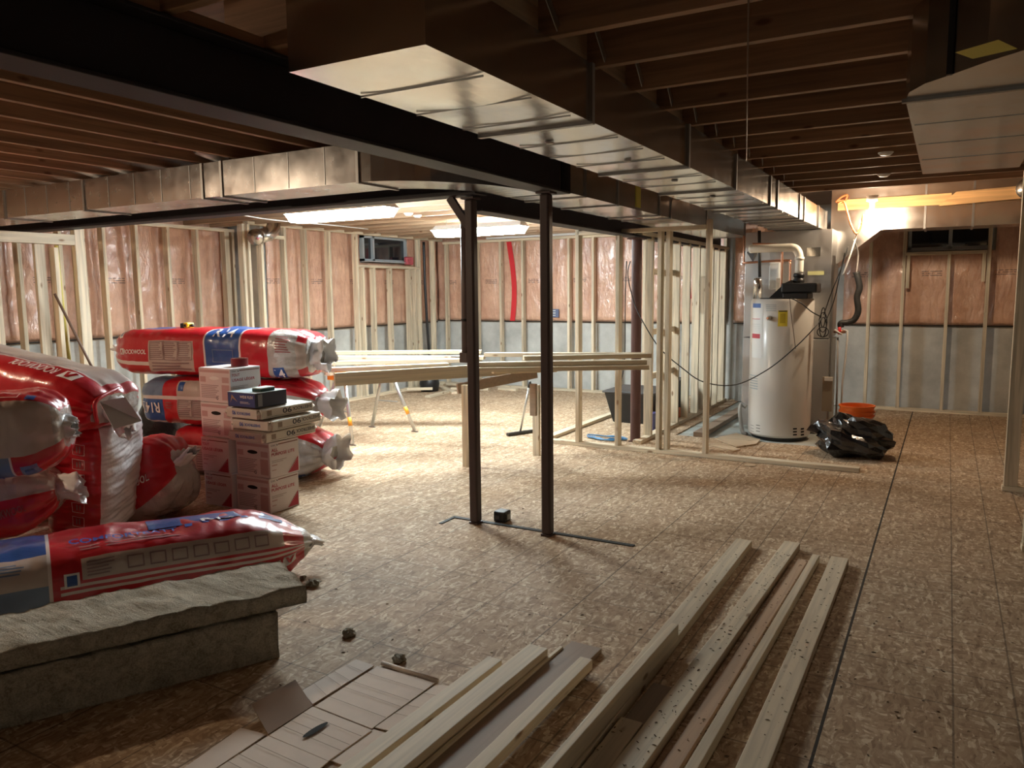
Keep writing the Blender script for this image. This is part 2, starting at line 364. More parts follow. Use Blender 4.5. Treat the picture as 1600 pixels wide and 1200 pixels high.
# ------------------------------------------------------------------ insulation blankets
def blanket(name, label, fn, u0, u1, z0, z1, sag=0.03, seed=0, holes=()):
    """fn(u, d, z): point on the wall, d out of it"""
    m = MB(); nu = max(3, int((u1-u0)/.045)); nz = int((z1-z0)/.045)
    grid = []
    for j in range(nz+1):
        for i in range(nu+1):
            u = u0+(u1-u0)*i/nu; z = z0+(z1-z0)*j/nz
            q = abs(((u-u0)/.406) % 1 - .5)*2
            d = .03 + sag*(1-q**3)*.9 + sag*.8*noise.noise(Vector((u*3+seed, z*1.6, seed))) + sag*.35*noise.noise(Vector((u*9+z*6, z*7, seed+4)))
            d = max(d, .012)
            if j in (0, nz): d = .012
            grid.append(fn(u, d, z))
    fs = []
    for j in range(nz):
        for i in range(nu):
            um = u0+(u1-u0)*(i+.5)/nu; zm = z0+(z1-z0)*(j+.5)/nz
            if any(h[0] < um < h[1] and h[2] < zm < h[3] for h in holes): continue
            a = j*(nu+1)+i; fs.append((a, a+1, a+nu+2, a+nu+1))
    m.add(grid, fs)
    o = m.build(name, PINK, smooth=True, origin=(0,0,0)); s = o.modifiers.new('thick', 'SOLIDIFY'); s.thickness = .008
    tag(o, label, 'insulation', 'pink insulation blankets on the concrete walls')
    m2 = MB(); pts = [fn(u0+(u1-u0)*i/12, .035, z0-.004) for i in range(13)]
    m2.tube(pts, .008, 6); e = m2.build('hem_strip', BLACK, o)
    e['label'] = 'dark lower hem of the blanket'
    return o
ZI = 1.085
blanket('insulation_blanket', 'pink insulation blanket on the left wall behind the heaped red bags', lambda u, d, z: (XL2+d, u, z), 1.6, 7.12, ZI, 2.6, .05, 3)
blanket('insulation_blanket', 'pink insulation blanket on the left wall around the small dark window', lambda u, d, z: (XL+d, u, z), 7.2, YF-.03, ZI-.02, 2.56, .022, 9, holes=[(ya-.02, yb+.04, 2.02, 2.5)])
blanket('insulation_blanket', 'pink insulation blanket on the far wall, carrying the vertical red tape', lambda u, d, z: (u, YF-d, z), XL+.04, -2.72, ZI, 2.5, .022, 17)
blanket('insulation_blanket', 'brownish creased insulation blanket in the corner behind the water heater', lambda u, d, z: (u, YF-.18-d, z), -2.58, -1.9, ZI+.01, 2.45, .09, 29)
blanket('insulation_blanket', 'pink insulation blanket on the far wall right of the furnace cabinet', lambda u, d, z: (u, YF-d, z), -1.2, XR-.1, ZI, 2.5, .02, 41, holes=[(W2[0]-.02, W2[1]+.02, 2.0, 2.36)])
m = MB()
for k in range(16):
    z = 1.09+k*.088; x = -6.18+.05*sin(k*.25)-.01*k*.2; x2 = -6.18+.05*sin((k+1)*.25)-.01*(k+1)*.2
    m.add([(x-.045, YF-.07, z), (x+.045, YF-.07, z), (x2+.045, YF-.07, z+.088), (x2-.045, YF-.07, z+.088)], [(0,1,2,3)])
o = m.build('sheathing_tape', REDTAPE); o.modifiers.new('t', 'SOLIDIFY').thickness = .002
tag(o, 'vertical strip of red tape on the far wall insulation, left of the round columns', 'tape')
# printed card on the far insulation
m = MB(); p = aty(860, 483, YF-.09); q = aty(873, 496, YF-.09); m.box((p.x, p.y, q.z), (q.x, p.y+.006, p.z))
for k in range(3):
    zz = q.z+(p.z-q.z)*(.2+.28*k); m.box((p.x+.01, p.y-.002, zz), (p.x+.09, p.y, zz+.012), 1)
o = m.build('printed_card', [plain('card_blue', (.12,.15,.25), .5), WHITE]); tag(o, 'small dark blue printed card on the insulation right of the near right column', 'card')

# ------------------------------------------------------------------ stud walls on the perimeter
def studwall(name, label, fn, us, z0, z1, ends, cat='stud wall', top=True, wd=.089, th=.038, mats=None, group=None, sole=True):
    """fn(u,d,z); studs centred on us; d in [0,wd]"""
    u0, u1 = ends; root = empty(name, fn((u0+u1)/2, wd/2, 0)); tag(root, label, cat, group)
    horiz = WX if abs(fn(1,0,0)[0]-fn(0,0,0)[0]) > .5 else WY
    if sole: MB().box(fn(u0, 0, 0.001), fn(u1, wd, th)).build('bottom_plate', horiz, root, bevel=.002)
    if top: MB().box(fn(u0, 0, z1-th), fn(u1, wd, z1)).build('top_plate', horiz, root, bevel=.002)
    for s in us:
        if isinstance(s, tuple): u, a, b = s
        else: u, a, b = s, th, z1-th
        MB().box(fn(u-th/2, 0, a), fn(u+th/2, wd, b)).build('stud', WZ, root, bevel=.002)
    return root
TH = .038
# left wall, near part (face X=-8.1)
f1 = lambda u, d, z: (-8.21+d, u, z)
us = [atx(x, 450, -8.12).y for x in (100, 136, 168, 219, 268, 313, 357)]
us = [us[0]-.42*k for k in (5,4,3,2,1)] + us
studwall('stud_wall', 'bare pine stud wall on the left behind the three stacked red bags', f1, us + [7.06, 7.02-.04], 0, 2.40, (2.2, 7.09))
# left wall, far part with window
f2 = lambda u, d, z: (-7.58+d, u, z)
X2 = -7.49
uu = [atx(x, 470, X2).y for x in (386, 394, 414, 450, 482, 519, 561, 658, 680, 704)]
zt = 2.45
sl = atx(600, 417, X2).z
st = [uu[0], uu[1], (uu[2], TH, 2.26)] + uu[3:6] + [uu[6], uu[7], uu[8], uu[9]]
st += [(atx(x, 470, X2).y, TH, sl-TH/2) for x in (570, 587, 613, 642, 651)]
rw = studwall('stud_wall', 'pine stud wall around the small dark window on the left', f2, st, 0, zt, (6.75, 10.93))
MB().box(f2(uu[6]+.02, 0, sl-TH/2), f2(uu[7]-.02, .089, sl+TH/2)).build('rough_sill', WY, rw)
MB().box(f2(uu[1]+.02, 0, 2.26), f2(uu[3]-.02, .089, 2.30)).build('header', WY, rw)
# far wall
YS = 10.86
f3 = lambda u, d, z: (u, YS+d, z)
a0 = aty(781.5, 450, YS).x
us = [a0-.406*1.1] + [a0+.406*k for k in range(0, 13)]
us = [u for u in us if u < -2.75]
studwall('stud_wall', 'pine stud wall along the far wall behind the lumber table', f3, us + [-7.4, -2.72], 0, 2.40, (-7.45, -2.70))
# right far wall with window
zs = aty(1480, 395, YS).z
c = [aty(x, 480, YS).x for x in (1357, 1409, 1479, 1541)]
st = [c[0], c[1], (c[2], TH, zs-TH/2), c[3], c[3]+.40, c[3]+.80, c[3]+1.2]
rw = studwall('stud_wall', 'pine stud wall on the far right, framing the window under the duct', f3, st + [(c[1]+.05, 1.55, zs-TH/2), (c[3]-.05, 1.62, zs-TH/2)], 0, 2.42, (-.93, XR-.05))
MB().box(f3(c[1]+.02, 0, zs-TH/2), f3(c[3]-.02, .089, zs+TH/2)).build('rough_sill', WX, rw)
# short framed opening at the left edge of the picture
f4 = lambda u, d, z: (-7.19+d, u, z)
ys_ = [atx(x, 450, -7.1).y for x in (72, 136)]
r4 = empty('stud_frame', (-7.15, ys_[0], 0)); tag(r4, 'partly built pine frame with a heavy header, left edge behind the heap of bags', 'stud frame')
MB().box(f4(ys_[0]-2.2, 0, 2.03), f4(ys_[1]-.07, .07, 2.125)).build('header', WY, r4, bevel=.002)
for y in (ys_[0]-1.25, ys_[0]-.40, ys_[0]): MB().box(f4(y-.045, 0, .038), f4(y+.045, .038, 2.03)).build('stud', WZ, r4, bevel=.002)
MB().box(f4(ys_[1]-.07, 0, .038), f4(ys_[1]+.02, .07, 2.19)).build('post', WZ, r4, bevel=.002)
MB().box(f4(ys_[0]+.10, .0, .038), f4(ys_[0]+.138, .089, 2.0)).build('stud', WZ, r4)
MB().box(f4(ys_[0]-2.2, 0, 0), f4(ys_[1]+.02, .089, .038)).build('bottom_plate', WY, r4)

# ------------------------------------------------------------------ partition around the utility corner
YP = 7.0
rp = empty('partition_frame', (-2.4, YP+.045, 0)); tag(rp, 'open pine partition with a long bottom plate running right in front of the water heater', 'partition')
MB().box((-3.66, YP, 0.001), (-.585, YP+.089, .038)).build('bottom_plate', WX, rp, bevel=.002)
MB().box((-3.20, YP, 2.10), (-1.93, YP+.089, 2.138)).build('top_plate', WX, rp, bevel=.002)
for px, zt_ in ((901.5, 2.235), (963.5, 2.10), (1028, 2.10), (1102, 2.185)):
    x = aty(px, 600, YP).x
    MB().box((x-.019, YP, .038), (x+.019, YP+.089, zt_)).build('stud', WZ, rp, bevel=.002)
x = aty(1040, 600, YP).x
MB().box((x-.019, YP+.02, .038), (x+.019, YP+.109, 2.10)).build('stud', WZ, rp, bevel=.002)
MB().box((-3.66, YP+.09, 0.001), (-3.571, 9.6, .038)).build('bottom_plate', WY, rp, bevel=.002)
rq = empty('partition_frame', (-2.63, 9, 0)); tag(rq, 'pine partition seen edge on, its closely spaced studs left of the water heater', 'partition')
MB().box((-2.74, 7.35, 0.001), (-2.651, 10.82, .038)).build('bottom_plate', WY, rq, bevel=.002)
MB().box((-2.74, 7.35, 2.10), (-2.651, 10.82, 2.138)).build('top_plate', WY, rq, bevel=.002)
for px in (1019.5, 1041, 1061, 1077, 1092, 1103, 1113, 1122, 1132):
    y = atx(px, 500, -2.651).y
    if 7.35 < y < 10.8: MB().box((-2.74, y, .038), (-2.651, y+.038, 2.10)).build('stud', WZ, rq, bevel=.002)
for z in (1.72, 1.09, .62):
    MB().box((-2.735, 7.75, z), (-2.70, 8.6, z+.06)).build('blocking', WY, rq)
rr = empty('stud_frame', (.47, 6.9, 0)); tag(rr, 'tall pine end stud of the partition at the right edge of the picture', 'stud frame')
MB().box((.44, 6.86, .04), (.53, 6.898, 2.40)).build('stud', WZ, rr, bevel=.002)
MB().box((.44, 6.898, .04), (.53, 6.936, 2.40)).build('stud', WZ, rr, bevel=.002)
MB().box((.43, 6.85, 0.001), (2.5, 6.94, .038)).build('bottom_plate', WX, rr, bevel=.002)
for x in (.95, 1.36): MB().box((x, 6.86, .04), (x+.038, 6.94, 2.4)).build('stud', WZ, rr, bevel=.002)
r6 = empty('stud_frame', (.5, 5.4, 0)); tag(r6, 'nearer pine door stud cut off by the right edge of the picture', 'stud frame')
MB().box((.455, 5.30, .04), (.545, 5.376, 2.40)).build('stud', WZ, r6, bevel=.002)
MB().box((.45, 5.29, 0.001), (2.5, 5.38, .038)).build('bottom_plate', WX, r6, bevel=.002)

# ================================================================== CEILING STRUCTURE
JZ = H+.85
ys_r = [2.825+.4064*k for k in range(-6, 12)]
n = 0
for y in ys_r:
    if y < .3 or y > 7.4: continue
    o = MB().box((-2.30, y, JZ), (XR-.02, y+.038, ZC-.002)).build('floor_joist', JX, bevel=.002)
    tag(o, 'dark wooden joist right of the wide duct, %s counting away from the camera' % ORD[n], 'joist', 'joists over the right side'); n += 1
n = 0
for k in range(0, 17):
    x = -(3.836*.9) - .3658*k*.93 + (.36 if k == 0 else 0) - (0 if k else .36)
    if x < XL2+.1: break
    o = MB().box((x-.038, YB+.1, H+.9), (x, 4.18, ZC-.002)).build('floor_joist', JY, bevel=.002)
    tag(o, 'reddish wooden joist over the heaped bags, %s counting left from the dark beam' % ORD[n], 'joist', 'joists over the left side'); n += 1
n = 0
for k in range(18):
    y = 4.42+.4064*k
    if y > 10.9: break
    o = MB().box((XL+.02 if y > 7.15 else XL2+.02, y, H+.87), (-2.84, y+.038, ZC-.002)).build('floor_joist', wood('joist_back', (0.50, 0.33, 0.20), 0, 0.6), bevel=.002)
    tag(o, 'wooden joist over the lit back area, %s beyond the cross beam' % ORD[n], 'joist', 'joists over the back area'); n += 1
# metal bridging between the right joists
n = 0
ysr = [y for y in ys_r if .3 < y < 7.3]
for i in range(len(ysr)-1):
    y = ysr[i]+.038; y2 = ysr[i+1]
    if y > 6.9 or y < .9: continue
    o = MB().bar((-1.13, y+.01, ZC-.03), (-1.17, y2-.01, JZ+.02), .034, .003, (1,0,0)).bar((-1.20, y+.01, JZ+.02), (-1.20, y2-.01, ZC-.03), .022, .003, (1,0,0)).build('joist_bridging', GALV2)
    tag(o, 'thin metal cross brace between joists beside the wide duct, %s from the camera' % ORD[n], 'bridging', 'metal bridging between the joists'); 
    b = MB().box((-1.275, y, JZ+.004), (-1.25, y2, ZC-.01)).build('blocking_board', wood('blocking', (.62, .44, .28), 1, .7))
    tag(b, 'pale wooden blocking board between joists above the wide duct, %s from the camera' % ORD[n], 'blocking', 'blocking boards above the duct'); n += 1

# steel beams
def ibeam(name, label, axis, lo, hi, c, z0, z1, w=.15, tf=.014, tw=.01):
    m = MB()
    def bx(a, b, z, zz):
        if axis == 'y': m.box((c+a, lo, z), (c+b, hi, zz))
        else: m.box((lo, c+a, z), (hi, c+b, zz))
    bx(-w/2, w/2, z0, z0+tf); bx(-w/2, w/2, z1-tf, z1); bx(-tw/2, tw/2, z0+tf, z1-tf)
    return tag(m.build(name, STEEL, bevel=.003), label, 'beam')
B1X = -2.155
ibeam('steel_beam', 'long dark steel beam running from the upper left corner to the near right column', 'y', YB+.1, 4.45, B1X, H+.605, H+.605+.235)
tag(MB().box((B1X-.045, YB+.1, H+.84), (B1X+.045, 4.45, H+.885)).build('beam_nailer', JY), 'wooden nailer board lying on the long dark beam', 'board')
ibeam('steel_beam', 'dark steel cross beam under the galvanised duct on the left', 'x', XL2+.1, -2.62, 4.27, H+.62, H+.86)
ibeam('steel_beam', 'dark steel beam running back from the near left column to the far posts', 'y', 4.36, 10.7, -2.745, H+.53, H+.80)

def column(name, label, x, y, r, z1, mat, square=False):
    root = empty(name, (x, y, 0)); tag(root, label, 'column')
    if square: MB().box((x-r, y-r, .012), (x+r, y+r, z1-.012)).build('shaft', mat, root, bevel=.012)
    else: MB().lathe([(r, .012), (r, z1-.012)], (x, y, 0), 32).build('shaft', mat, root, smooth=True)
    MB().box((x-r*1.05, y-r*1.05, 0.001), (x+r*1.05, y+r*1.05, .012)).build('base_plate', mat, root)
    MB().box((x-r*1.5, y-r*1.5, z1-.012), (x+r*1.5, y+r*1.5, z1)).build('cap_plate', mat, root)
    return root
cl = column('steel_column', 'left one of the two near dark steel columns, with a diagonal brace at its top', -2.715, 4.29, .032, H+.61, COLM, True)
# brace
p = aty(703, 309, 4.27); q = aty(731, 352, 4.29)
MB().bar(p, q, .05, .03, (0,1,0)).build('brace', COLM, cl)
m = MB(); a = aty(726, 348, 4.37); b = aty(728, 555, 4.37)
m.tube([a, (a+b)/2, b], .028, 12); e = m.build('conduit', plain('conduit_brown', (.16,.12,.11), .45), cl, smooth=True)
MB().box((b.x-.035, b.y-.03, b.z-.05), (b.x+.03, b.y+.03, b.z+.02)).build('conduit_box', plain('conduit_brown', (.16,.12,.11)), cl, bevel=.006)
MB().tube([a.lerp(b, .72), a.lerp(b, .74)], .031, 12).build('clamp', BLACK, cl)
column('steel_column', 'right one of the two near dark steel columns, standing under the long beam', -2.165, 4.28, .032, H+.605, COLM, True)
column('steel_column', 'red-brown steel post inside the pine partition', -2.76, 7.48, .052, H+.53, COLR)
# black strip and black box at the foot of the columns
o = MB().box((-2.93, 4.315, .0005), (-1.60, 4.35, .006)).box((-2.93, 4.16, .0005), (-2.905, 4.33, .006)).build('black_floor_strip', plain('black_foam', (.012,.014,.013), .7))
tag(o, 'thin black strip on the floor running past the feet of both near columns', 'strip')
rb = empty('timer_box', (-2.57, 4.42, 0)); tag(rb, 'small black plastic box on the floor beside the near left column', 'box')
MB().box((-2.625, 4.37, .001), (-2.535, 4.46, .075)).build('body', BLACK, rb, bevel=.01)
MB().box((-2.61, 4.366, .02), (-2.575, 4.37, .05)).build('socket_plate', plain('grey_plastic', (.12,.12,.12), .4), rb)
MB().box((-2.534, 4.39, .02), (-2.525, 4.43, .055)).build('button_panel', plain('grey_plastic2', (.25,.25,.24), .4), rb)

# ================================================================== DUCTS
# wide main duct
DR, DL, DB = -1.206, -1.688, H+.637
rd = empty('main_duct', (-1.45, 5.0, DB)); tag(rd, 'wide galvanised main duct overhead running to the furnace', 'duct')
ycuts = [1.70, 2.76, 4.0, 5.02, 6.1, 6.38, 7.4, 7.66, 8.55, 9.18]
def wavy(m, x0, x1, y0, y1, z, mi=0):
    nx, ny = 10, max(4, int((y1-y0)/.06)); g = []
    for j in range(ny+1):
        for i in range(nx+1):
            x = x0+(x1-x0)*i/nx; y = y0+(y1-y0)*j/ny; e = sin(pi*i/nx)*sin(pi*j/ny)
            g.append((x, y, z - .008*abs(e) + .005*e*noise.noise(Vector((x*4, y*3.1, 2.2)))))
    fs = [(j*(nx+1)+i, (j+1)*(nx+1)+i, (j+1)*(nx+1)+i+1, j*(nx+1)+i+1) for j in range(ny) for i in range(nx)]
    m.add(g, fs, mi)
for i in range(len(ycuts)-1):
    y0, y1 = ycuts[i], ycuts[i+1]; m = MB()
    wavy(m, DL, DR, y0, y1, DB)
    m.add([(DR, y0, DB), (DR, y1, DB), (DR, y1, JZ-.002), (DR, y0, JZ-.002)], [(0,1,2,3)])
    m.add([(DL, y0, DB), (DL, y1, DB), (DL, y1, JZ-.002), (DL, y0, JZ-.002)], [(3,2,1,0)])
    m.add([(DL, y0, JZ-.002), (DR, y0, JZ-.002), (DR, y1, JZ-.002), (DL, y1, JZ-.002)], [(0,1,2,3)])
    if i == 0: m.add([(DL, y0, DB), (DR, y0, DB), (DR, y0, JZ-.002), (DL, y0, JZ-.002)], [(0,1,2,3)])
    o = m.build('duct_section', GALV, rd, smooth=False)
    # cross creases
    s = MB(); yy = y0+.3
    while yy < y1-.15:
        MB().box((DL+.01, yy, DB-.0105), (DR-.01, yy+.004, DB-.004)).build('crease', GALV, o); yy += .30
    s = MB(); t = .012
    s.box((DL-t, y1-.012, DB-t), (DR+t, y1+.012, DB+.002)); s.box((DR, y1-.012, DB), (DR+t, y1+.012, JZ-.003)); s.box((DL-t, y1-.012, DB), (DL, y1+.012, JZ-.003))
    s.build('drive_cleat', SEAM, rd)
for yy, xx in ((3.0, -1.5), (3.6, -1.38), (4.4, -1.4), (5.3, -1.42)):
    MB().lathe([(0, -.006), (.016, -.006), (.02, 0)], (xx, yy, DB-.009), 16).build('rivet', SEAM, rd)
GALV3 = sheet_metal('galvanised_branch', (0.52, 0.50, 0.49), 0.24, 0.3)
# branch duct along the left: straight run, elbow, then back beside the beam
TZ = H+.88; BZ = H+.655
rl = empty('branch_duct', (-5, 3.8, BZ)); tag(rl, 'rectangular galvanised duct on the left, turning back beside the dark beam', 'duct')
YN, YW = 3.60, 3.97
xc = [XL2+.6] + [ (atz(x, 300, BZ).x) for x in () ] 
cuts = [aty(px, 290, YN).x for px in (5, 130, 317, 347, 560)]
cuts = [-8.05] + cuts
for i in range(len(cuts)-1):
    x0, x1 = cuts[i], cuts[i+1]
    m = MB(); m.box((x0, YN, BZ), (x1, YW, TZ)); m.build('duct_section', GALV3, rl)
    s = MB(); t = .01; s.box((x1-.01, YN-t, BZ-t), (x1+.01, YW+t, TZ+.0)); s.build('drive_cleat', SEAM, rl)
    s = MB(); xx = x0+.3
    while xx < x1-.12: MB().box((xx, YN-.003, BZ+.004), (xx+.005, YN+.001, TZ-.004)).build('crease', GALV2, rl); xx += .3
xe = cuts[-1]; m = MB()
# elbow as a swept quarter turn, tapering in level to the rear run
ZB3 = H+.612; XA, XB = -2.52, -2.25
cx, cy = min(xe, -2.98), 4.42
N_ = 14; inn = []; out = []
for k in range(N_+1):
    t = k/N_*pi/2
    inn.append((cx+(XA-cx)*sin(t), cy+(YW-cy)*cos(t))); out.append((cx+(XB-cx)*sin(t), cy+(YN-cy)*cos(t)))
vs = []
for k in range(N_+1):
    zb = BZ+(ZB3-BZ)*k/N_; zt2 = TZ+(JZ-TZ)*k/N_
    vs += [(*inn[k], zb), (*out[k], zb), (*out[k], zt2), (*inn[k], zt2)]
fs = [(4*k+j, 4*(k+1)+j, 4*(k+1)+(j+1) % 4, 4*k+(j+1) % 4) for k in range(N_) for j in range(4)]
m.add(vs, fs).build('elbow', GALV, rl, smooth=False)
XB = -2.085
yc = [4.46] + [atx(px, 300, XB).y for px in (914, 965, 1030, 1048, 1105)] + [9.2]
DARKG = sheet_metal('duct_dark_side', (.30,.30,.29), .35, .2)
for i in range(len(yc)-1):
    MB().box((XA, yc[i], ZB3), (XB, yc[i+1], JZ-.002)).build('duct_section', GALV, rl)
    MB().box((XA-.008, yc[i+1]-.01, ZB3-.008), (XB+.008, yc[i+1]+.01, JZ-.004)).build('drive_cleat', SEAM, rl)
yt = atx(997, 300, XB).y
e = MB().box((XB, yt-.05, H+.63), (XB+.004, yt+.05, H+.80)).build('tape_patch', YTAPE, rl); e['label'] = 'yellow tape patch on the duct side'
# joist boots above the branch duct
for n, px in enumerate((155, 200, 345)):
    p = atz(px, 268, TZ)
    x = aty(px, 268, YN+.1).x
    o = MB().tube([(x, YN+.12, TZ), (x, YN+.10, TZ+.06), (x-.02, YN-.06, TZ+.10)], .055, 12).build('duct_takeoff', GALV2, smooth=True)
    tag(o, '%s small metal take-off on top of the left duct, counting from the left' % ORD[n], 'duct fitting', 'take-offs on the left duct')
# duct at the upper right
ru = empty('return_duct', (0.1, 3.6, H+.60)); tag(ru, 'galvanised duct hanging at the upper right corner with a rounded end', 'duct')
zb = H+.60
poly = [(-.15, 4.72), (-.15, 2.85), (-.135, 2.75), (-.09, 2.66), (-.03, 2.60), (.06, 2.50), (.9, 1.75), (1.6, 2.3), (.62, 2.85), (.28, 3.4), (.28, 4.72)]
MB().prism(poly, zb, JZ-.002).build('duct_shell', GALV, ru)
MB().box((-.16, 2.84, zb-.01), (.5, 2.862, zb+.002)).build('drive_cleat', SEAM, ru)
for k in range(3): MB().box((-.14, 3.3+.45*k, zb-.002), (.27, 3.304+.45*k, zb)).build('crease', GALV, ru)
s = MB(); s.box((-.036, 2.585, zb), (-.02, 2.60, JZ-.003)); s.build('corner_seam', BLACK, ru)
e = MB().add([atz(x, y, zb-.003) for x, y in ((1492, 82), (1560, 62), (1590, 76), (1520, 92))], [(0,1,2,3)]).build('tape_patch', YTAPE, ru); e['label'] = 'yellow tape on the duct underside'
# far duct above the right window with its drop to the furnace
rf = empty('cross_duct', (0, 9.4, H+.62)); tag(rf, 'shiny galvanised duct crossing above the right window', 'duct')
YD = 9.2; zb = H+.623
fx = [-.66, -.25, .18, .66, 1.5]
for i in range(4):
    MB().box((fx[i], YD, zb), (fx[i+1], YD+.5, ZC-.01)).build('duct_section', GALV, rf)
    MB().box((fx[i+1]-.01, YD-.01, zb-.01), (fx[i+1]+.01, YD+.5, ZC-.02)).build('drive_cleat', SEAM, rf)
MB().add([(-.66, YD, zb), (-.66, YD+.5, zb), (-1.16, YD+.5, 1.76), (-1.16, YD, 1.76), (-.66, YD, ZC-.01), (-.66, YD+.5, ZC-.01), (-1.16, YD+.5, ZC-.01), (-1.16, YD, ZC-.01)],
         [(0,1,2,3), (4,7,6,5), (0,3,7,4), (1,5,6,2), (0,4,5,1), (3,2,6,7)]).build('sloped_drop', GALV, rf)
MB().tube([(.62, YD-.12, H+.95), (.62, YD+.05, H+.95)], .10, 20).build('round_takeoff', GALV, rf, smooth=True)
o = MB().box((-1.09, 9.15, H+.845), (-.02, 9.188, H+.955)).build('plank', OR_W); tag(o, 'orange pine plank across the far duct, left piece behind the bare bulb', 'plank', 'planks before the far duct')
o = MB().add([(-.13, 9.11, H+.83), (.60, 9.11, H+.86), (.60, 9.11, H+.98), (.02, 9.11, H+.96), (-.13, 9.149, H+.83), (.60, 9.149, H+.86), (.60, 9.149, H+.98), (.02, 9.149, H+.96)],
             [(0,1,2,3), (7,6,5,4), (0,4,5,1), (1,5,6,2), (2,6,7,3), (3,7,4,0)]).build('plank', OR_W)
tag(o, 'orange pine plank across the far duct, right piece next to the pine stud', 'plank', 'planks before the far duct')
# furnace cabinet
rc = empty('furnace_cabinet', (-1.5, 9.1, 0)); tag(rc, 'tall grey metal furnace cabinet behind the water heater', 'furnace')
FX0, FX1, FY0, FY1 = -1.98, -1.075, 8.78, 9.35
MB().box((FX0, FY0, .03), (FX1, FY1, 1.02)).build('lower_body', GALV2, rc, bevel=.004)
MB().box((FX0, FY0+.01, 1.03), (FX1-.01, FY1, DB-.01)).build('plenum', GALV2, rc, bevel=.004)
MB().box((FX1-.02, FY0+.05, .05), (FX1+.012, FY0+.14, 1.9)).build('corner_trim', SEAM, rc)
p = aty(1273, 385, FY0); q = aty(1282, 399, FY0)
p = aty(1261, 387, FY0); q = aty(1282, 400, FY0)
e = MB().box((p.x, FY0-.012, q.z), (q.x, FY0+.012, p.z)).build('foil_patch', GALV, rc); e['label'] = 'crumpled foil patch'
p = aty(1262, 424, FY0); q = aty(1287, 428, FY0)
e = MB().box((p.x, FY0-.004, q.z-.01), (q.x, FY0+.012, p.z)).build('yellow_sticker', plain('pale_yellow', (.75,.75,.35), .5), rc)
p = aty(1293, 597, FY0-.03); MB().box((p.x-.05, FY0-.03, .25), (p.x+.05, FY0, .62)).build('access_strip', plain('tan_strip', (.32,.27,.2), .6), rc)
MB().box((p.x-.03, FY0-.05, .58), (p.x+.05, FY0-.03, .62)).build('white_bracket', WHITE, rc)
# ================================================================== LAMPS
TUBE = emis('tube_glow', TUBE_COL, TUBE_L); GLOW = emis('bulb_glow', BULB_COL, BULB_L)
def shoplight(label, c, L=1.22, rot=0.0):
    root = empty('shop_light', c); tag(root, label, 'light', 'shop lights over the back area')
    x, y, z = c
    m = MB(); m.add([(x-L/2, y-.11, z), (x+L/2, y-.11, z), (x+L/2, y+.11, z), (x-L/2, y+.11, z),
                     (x-L/2+.03, y-.045, z+.06), (x+L/2-.03, y-.045, z+.06), (x+L/2-.03, y+.045, z+.06), (x-L/2+.03, y+.045, z+.06)],
                    [(4,5,6,7), (0,1,5,4), (1,2,6,5), (2,3,7,6), (3,0,4,7)])
    m.build('housing', WHITE, root)
    for dy in (-.05, .05): MB().tube([(x-L/2+.02, y+dy, z+.012), (x+L/2-.02, y+dy, z+.012)], .019, 12).build('tube', TUBE, root, smooth=True)
    MB().add([(x-L/2+.01, y-.10, z+.0), (x+L/2-.01, y-.10, z+.0), (x+L/2-.01, y+.10, z+.0), (x-L/2+.01, y+.10, z+.0), (x-L/2+.05, y-.075, z-.075), (x+L/2-.05, y-.075, z-.075), (x+L/2-.05, y+.075, z-.075), (x-L/2+.05, y+.075, z-.075)],
             [(0,4,5,1),(1,5,6,2),(2,6,7,3),(3,7,4,0),(4,7,6,5)]).build('lens', TUBE, root)
    for dx in (-.45, .45): MB().tube([(x+dx, y, z+.06), (x+dx, y, 2.42)], .003, 6).build('hanger', SEAM, root)
    return root
a = aty(440, 335, 5.55); b = aty(632, 325, 5.55)
shoplight('glowing shop light on the left, nearer one of the pair above the stacked red bags', ((a.x+b.x)/2, 5.55, 2.31))
a = aty(672, 361, 7.75); b = aty(830, 350, 7.75)
shoplight('glowing shop light in the middle, seen on both sides of the near left column', ((a.x+b.x)/2, 7.75, 2.29))
GLOW2 = emis('bulb_glow_dim', BULB_COL, 900.0)
def bulb(label, c, top, glow=None):
    root = empty('bare_bulb', (c[0], c[1], top)); tag(root, label, 'light')
    x, y, z = c
    MB().lathe([(0, -.032), (.018, -.028), (.030, -.008), (.030, .008), (.02, .03), (.014, .045)], c, 20).build('glass_bulb', glow or GLOW, root, smooth=True)
    MB().lathe([(.0, .045), (.022, .045), (.024, .085), (.05, .095), (.055, top-z)], c, 20).build('lamp_holder', WHITE, root, smooth=True)
p = aty(1362, 330, 8.45)
bulb('bare glowing bulb in a white holder, right of the wide duct end', tuple(p), p.z+.15)
bulb('bare bulb lighting the heap of bags from beyond the left edge', (-5.9, 1.15, 2.20), 2.40, GLOW2)
# switched-off pair of round ceiling holders near the bulb
for k, (x, y) in enumerate(((1384, 238), (1381, 272))):
    q = atz(x, y, JZ+.0)
    o = MB().lathe([(0, -.02), (.03, -.018), (.045, -.004), (.045, 0)], q, 20).build('ceiling_disc', WHITE, smooth=True)
    tag(o, ['small pale disc on a joist above the bare bulb, upper one', 'small pale disc on a joist just above the bare bulb'][k], 'ceiling disc')
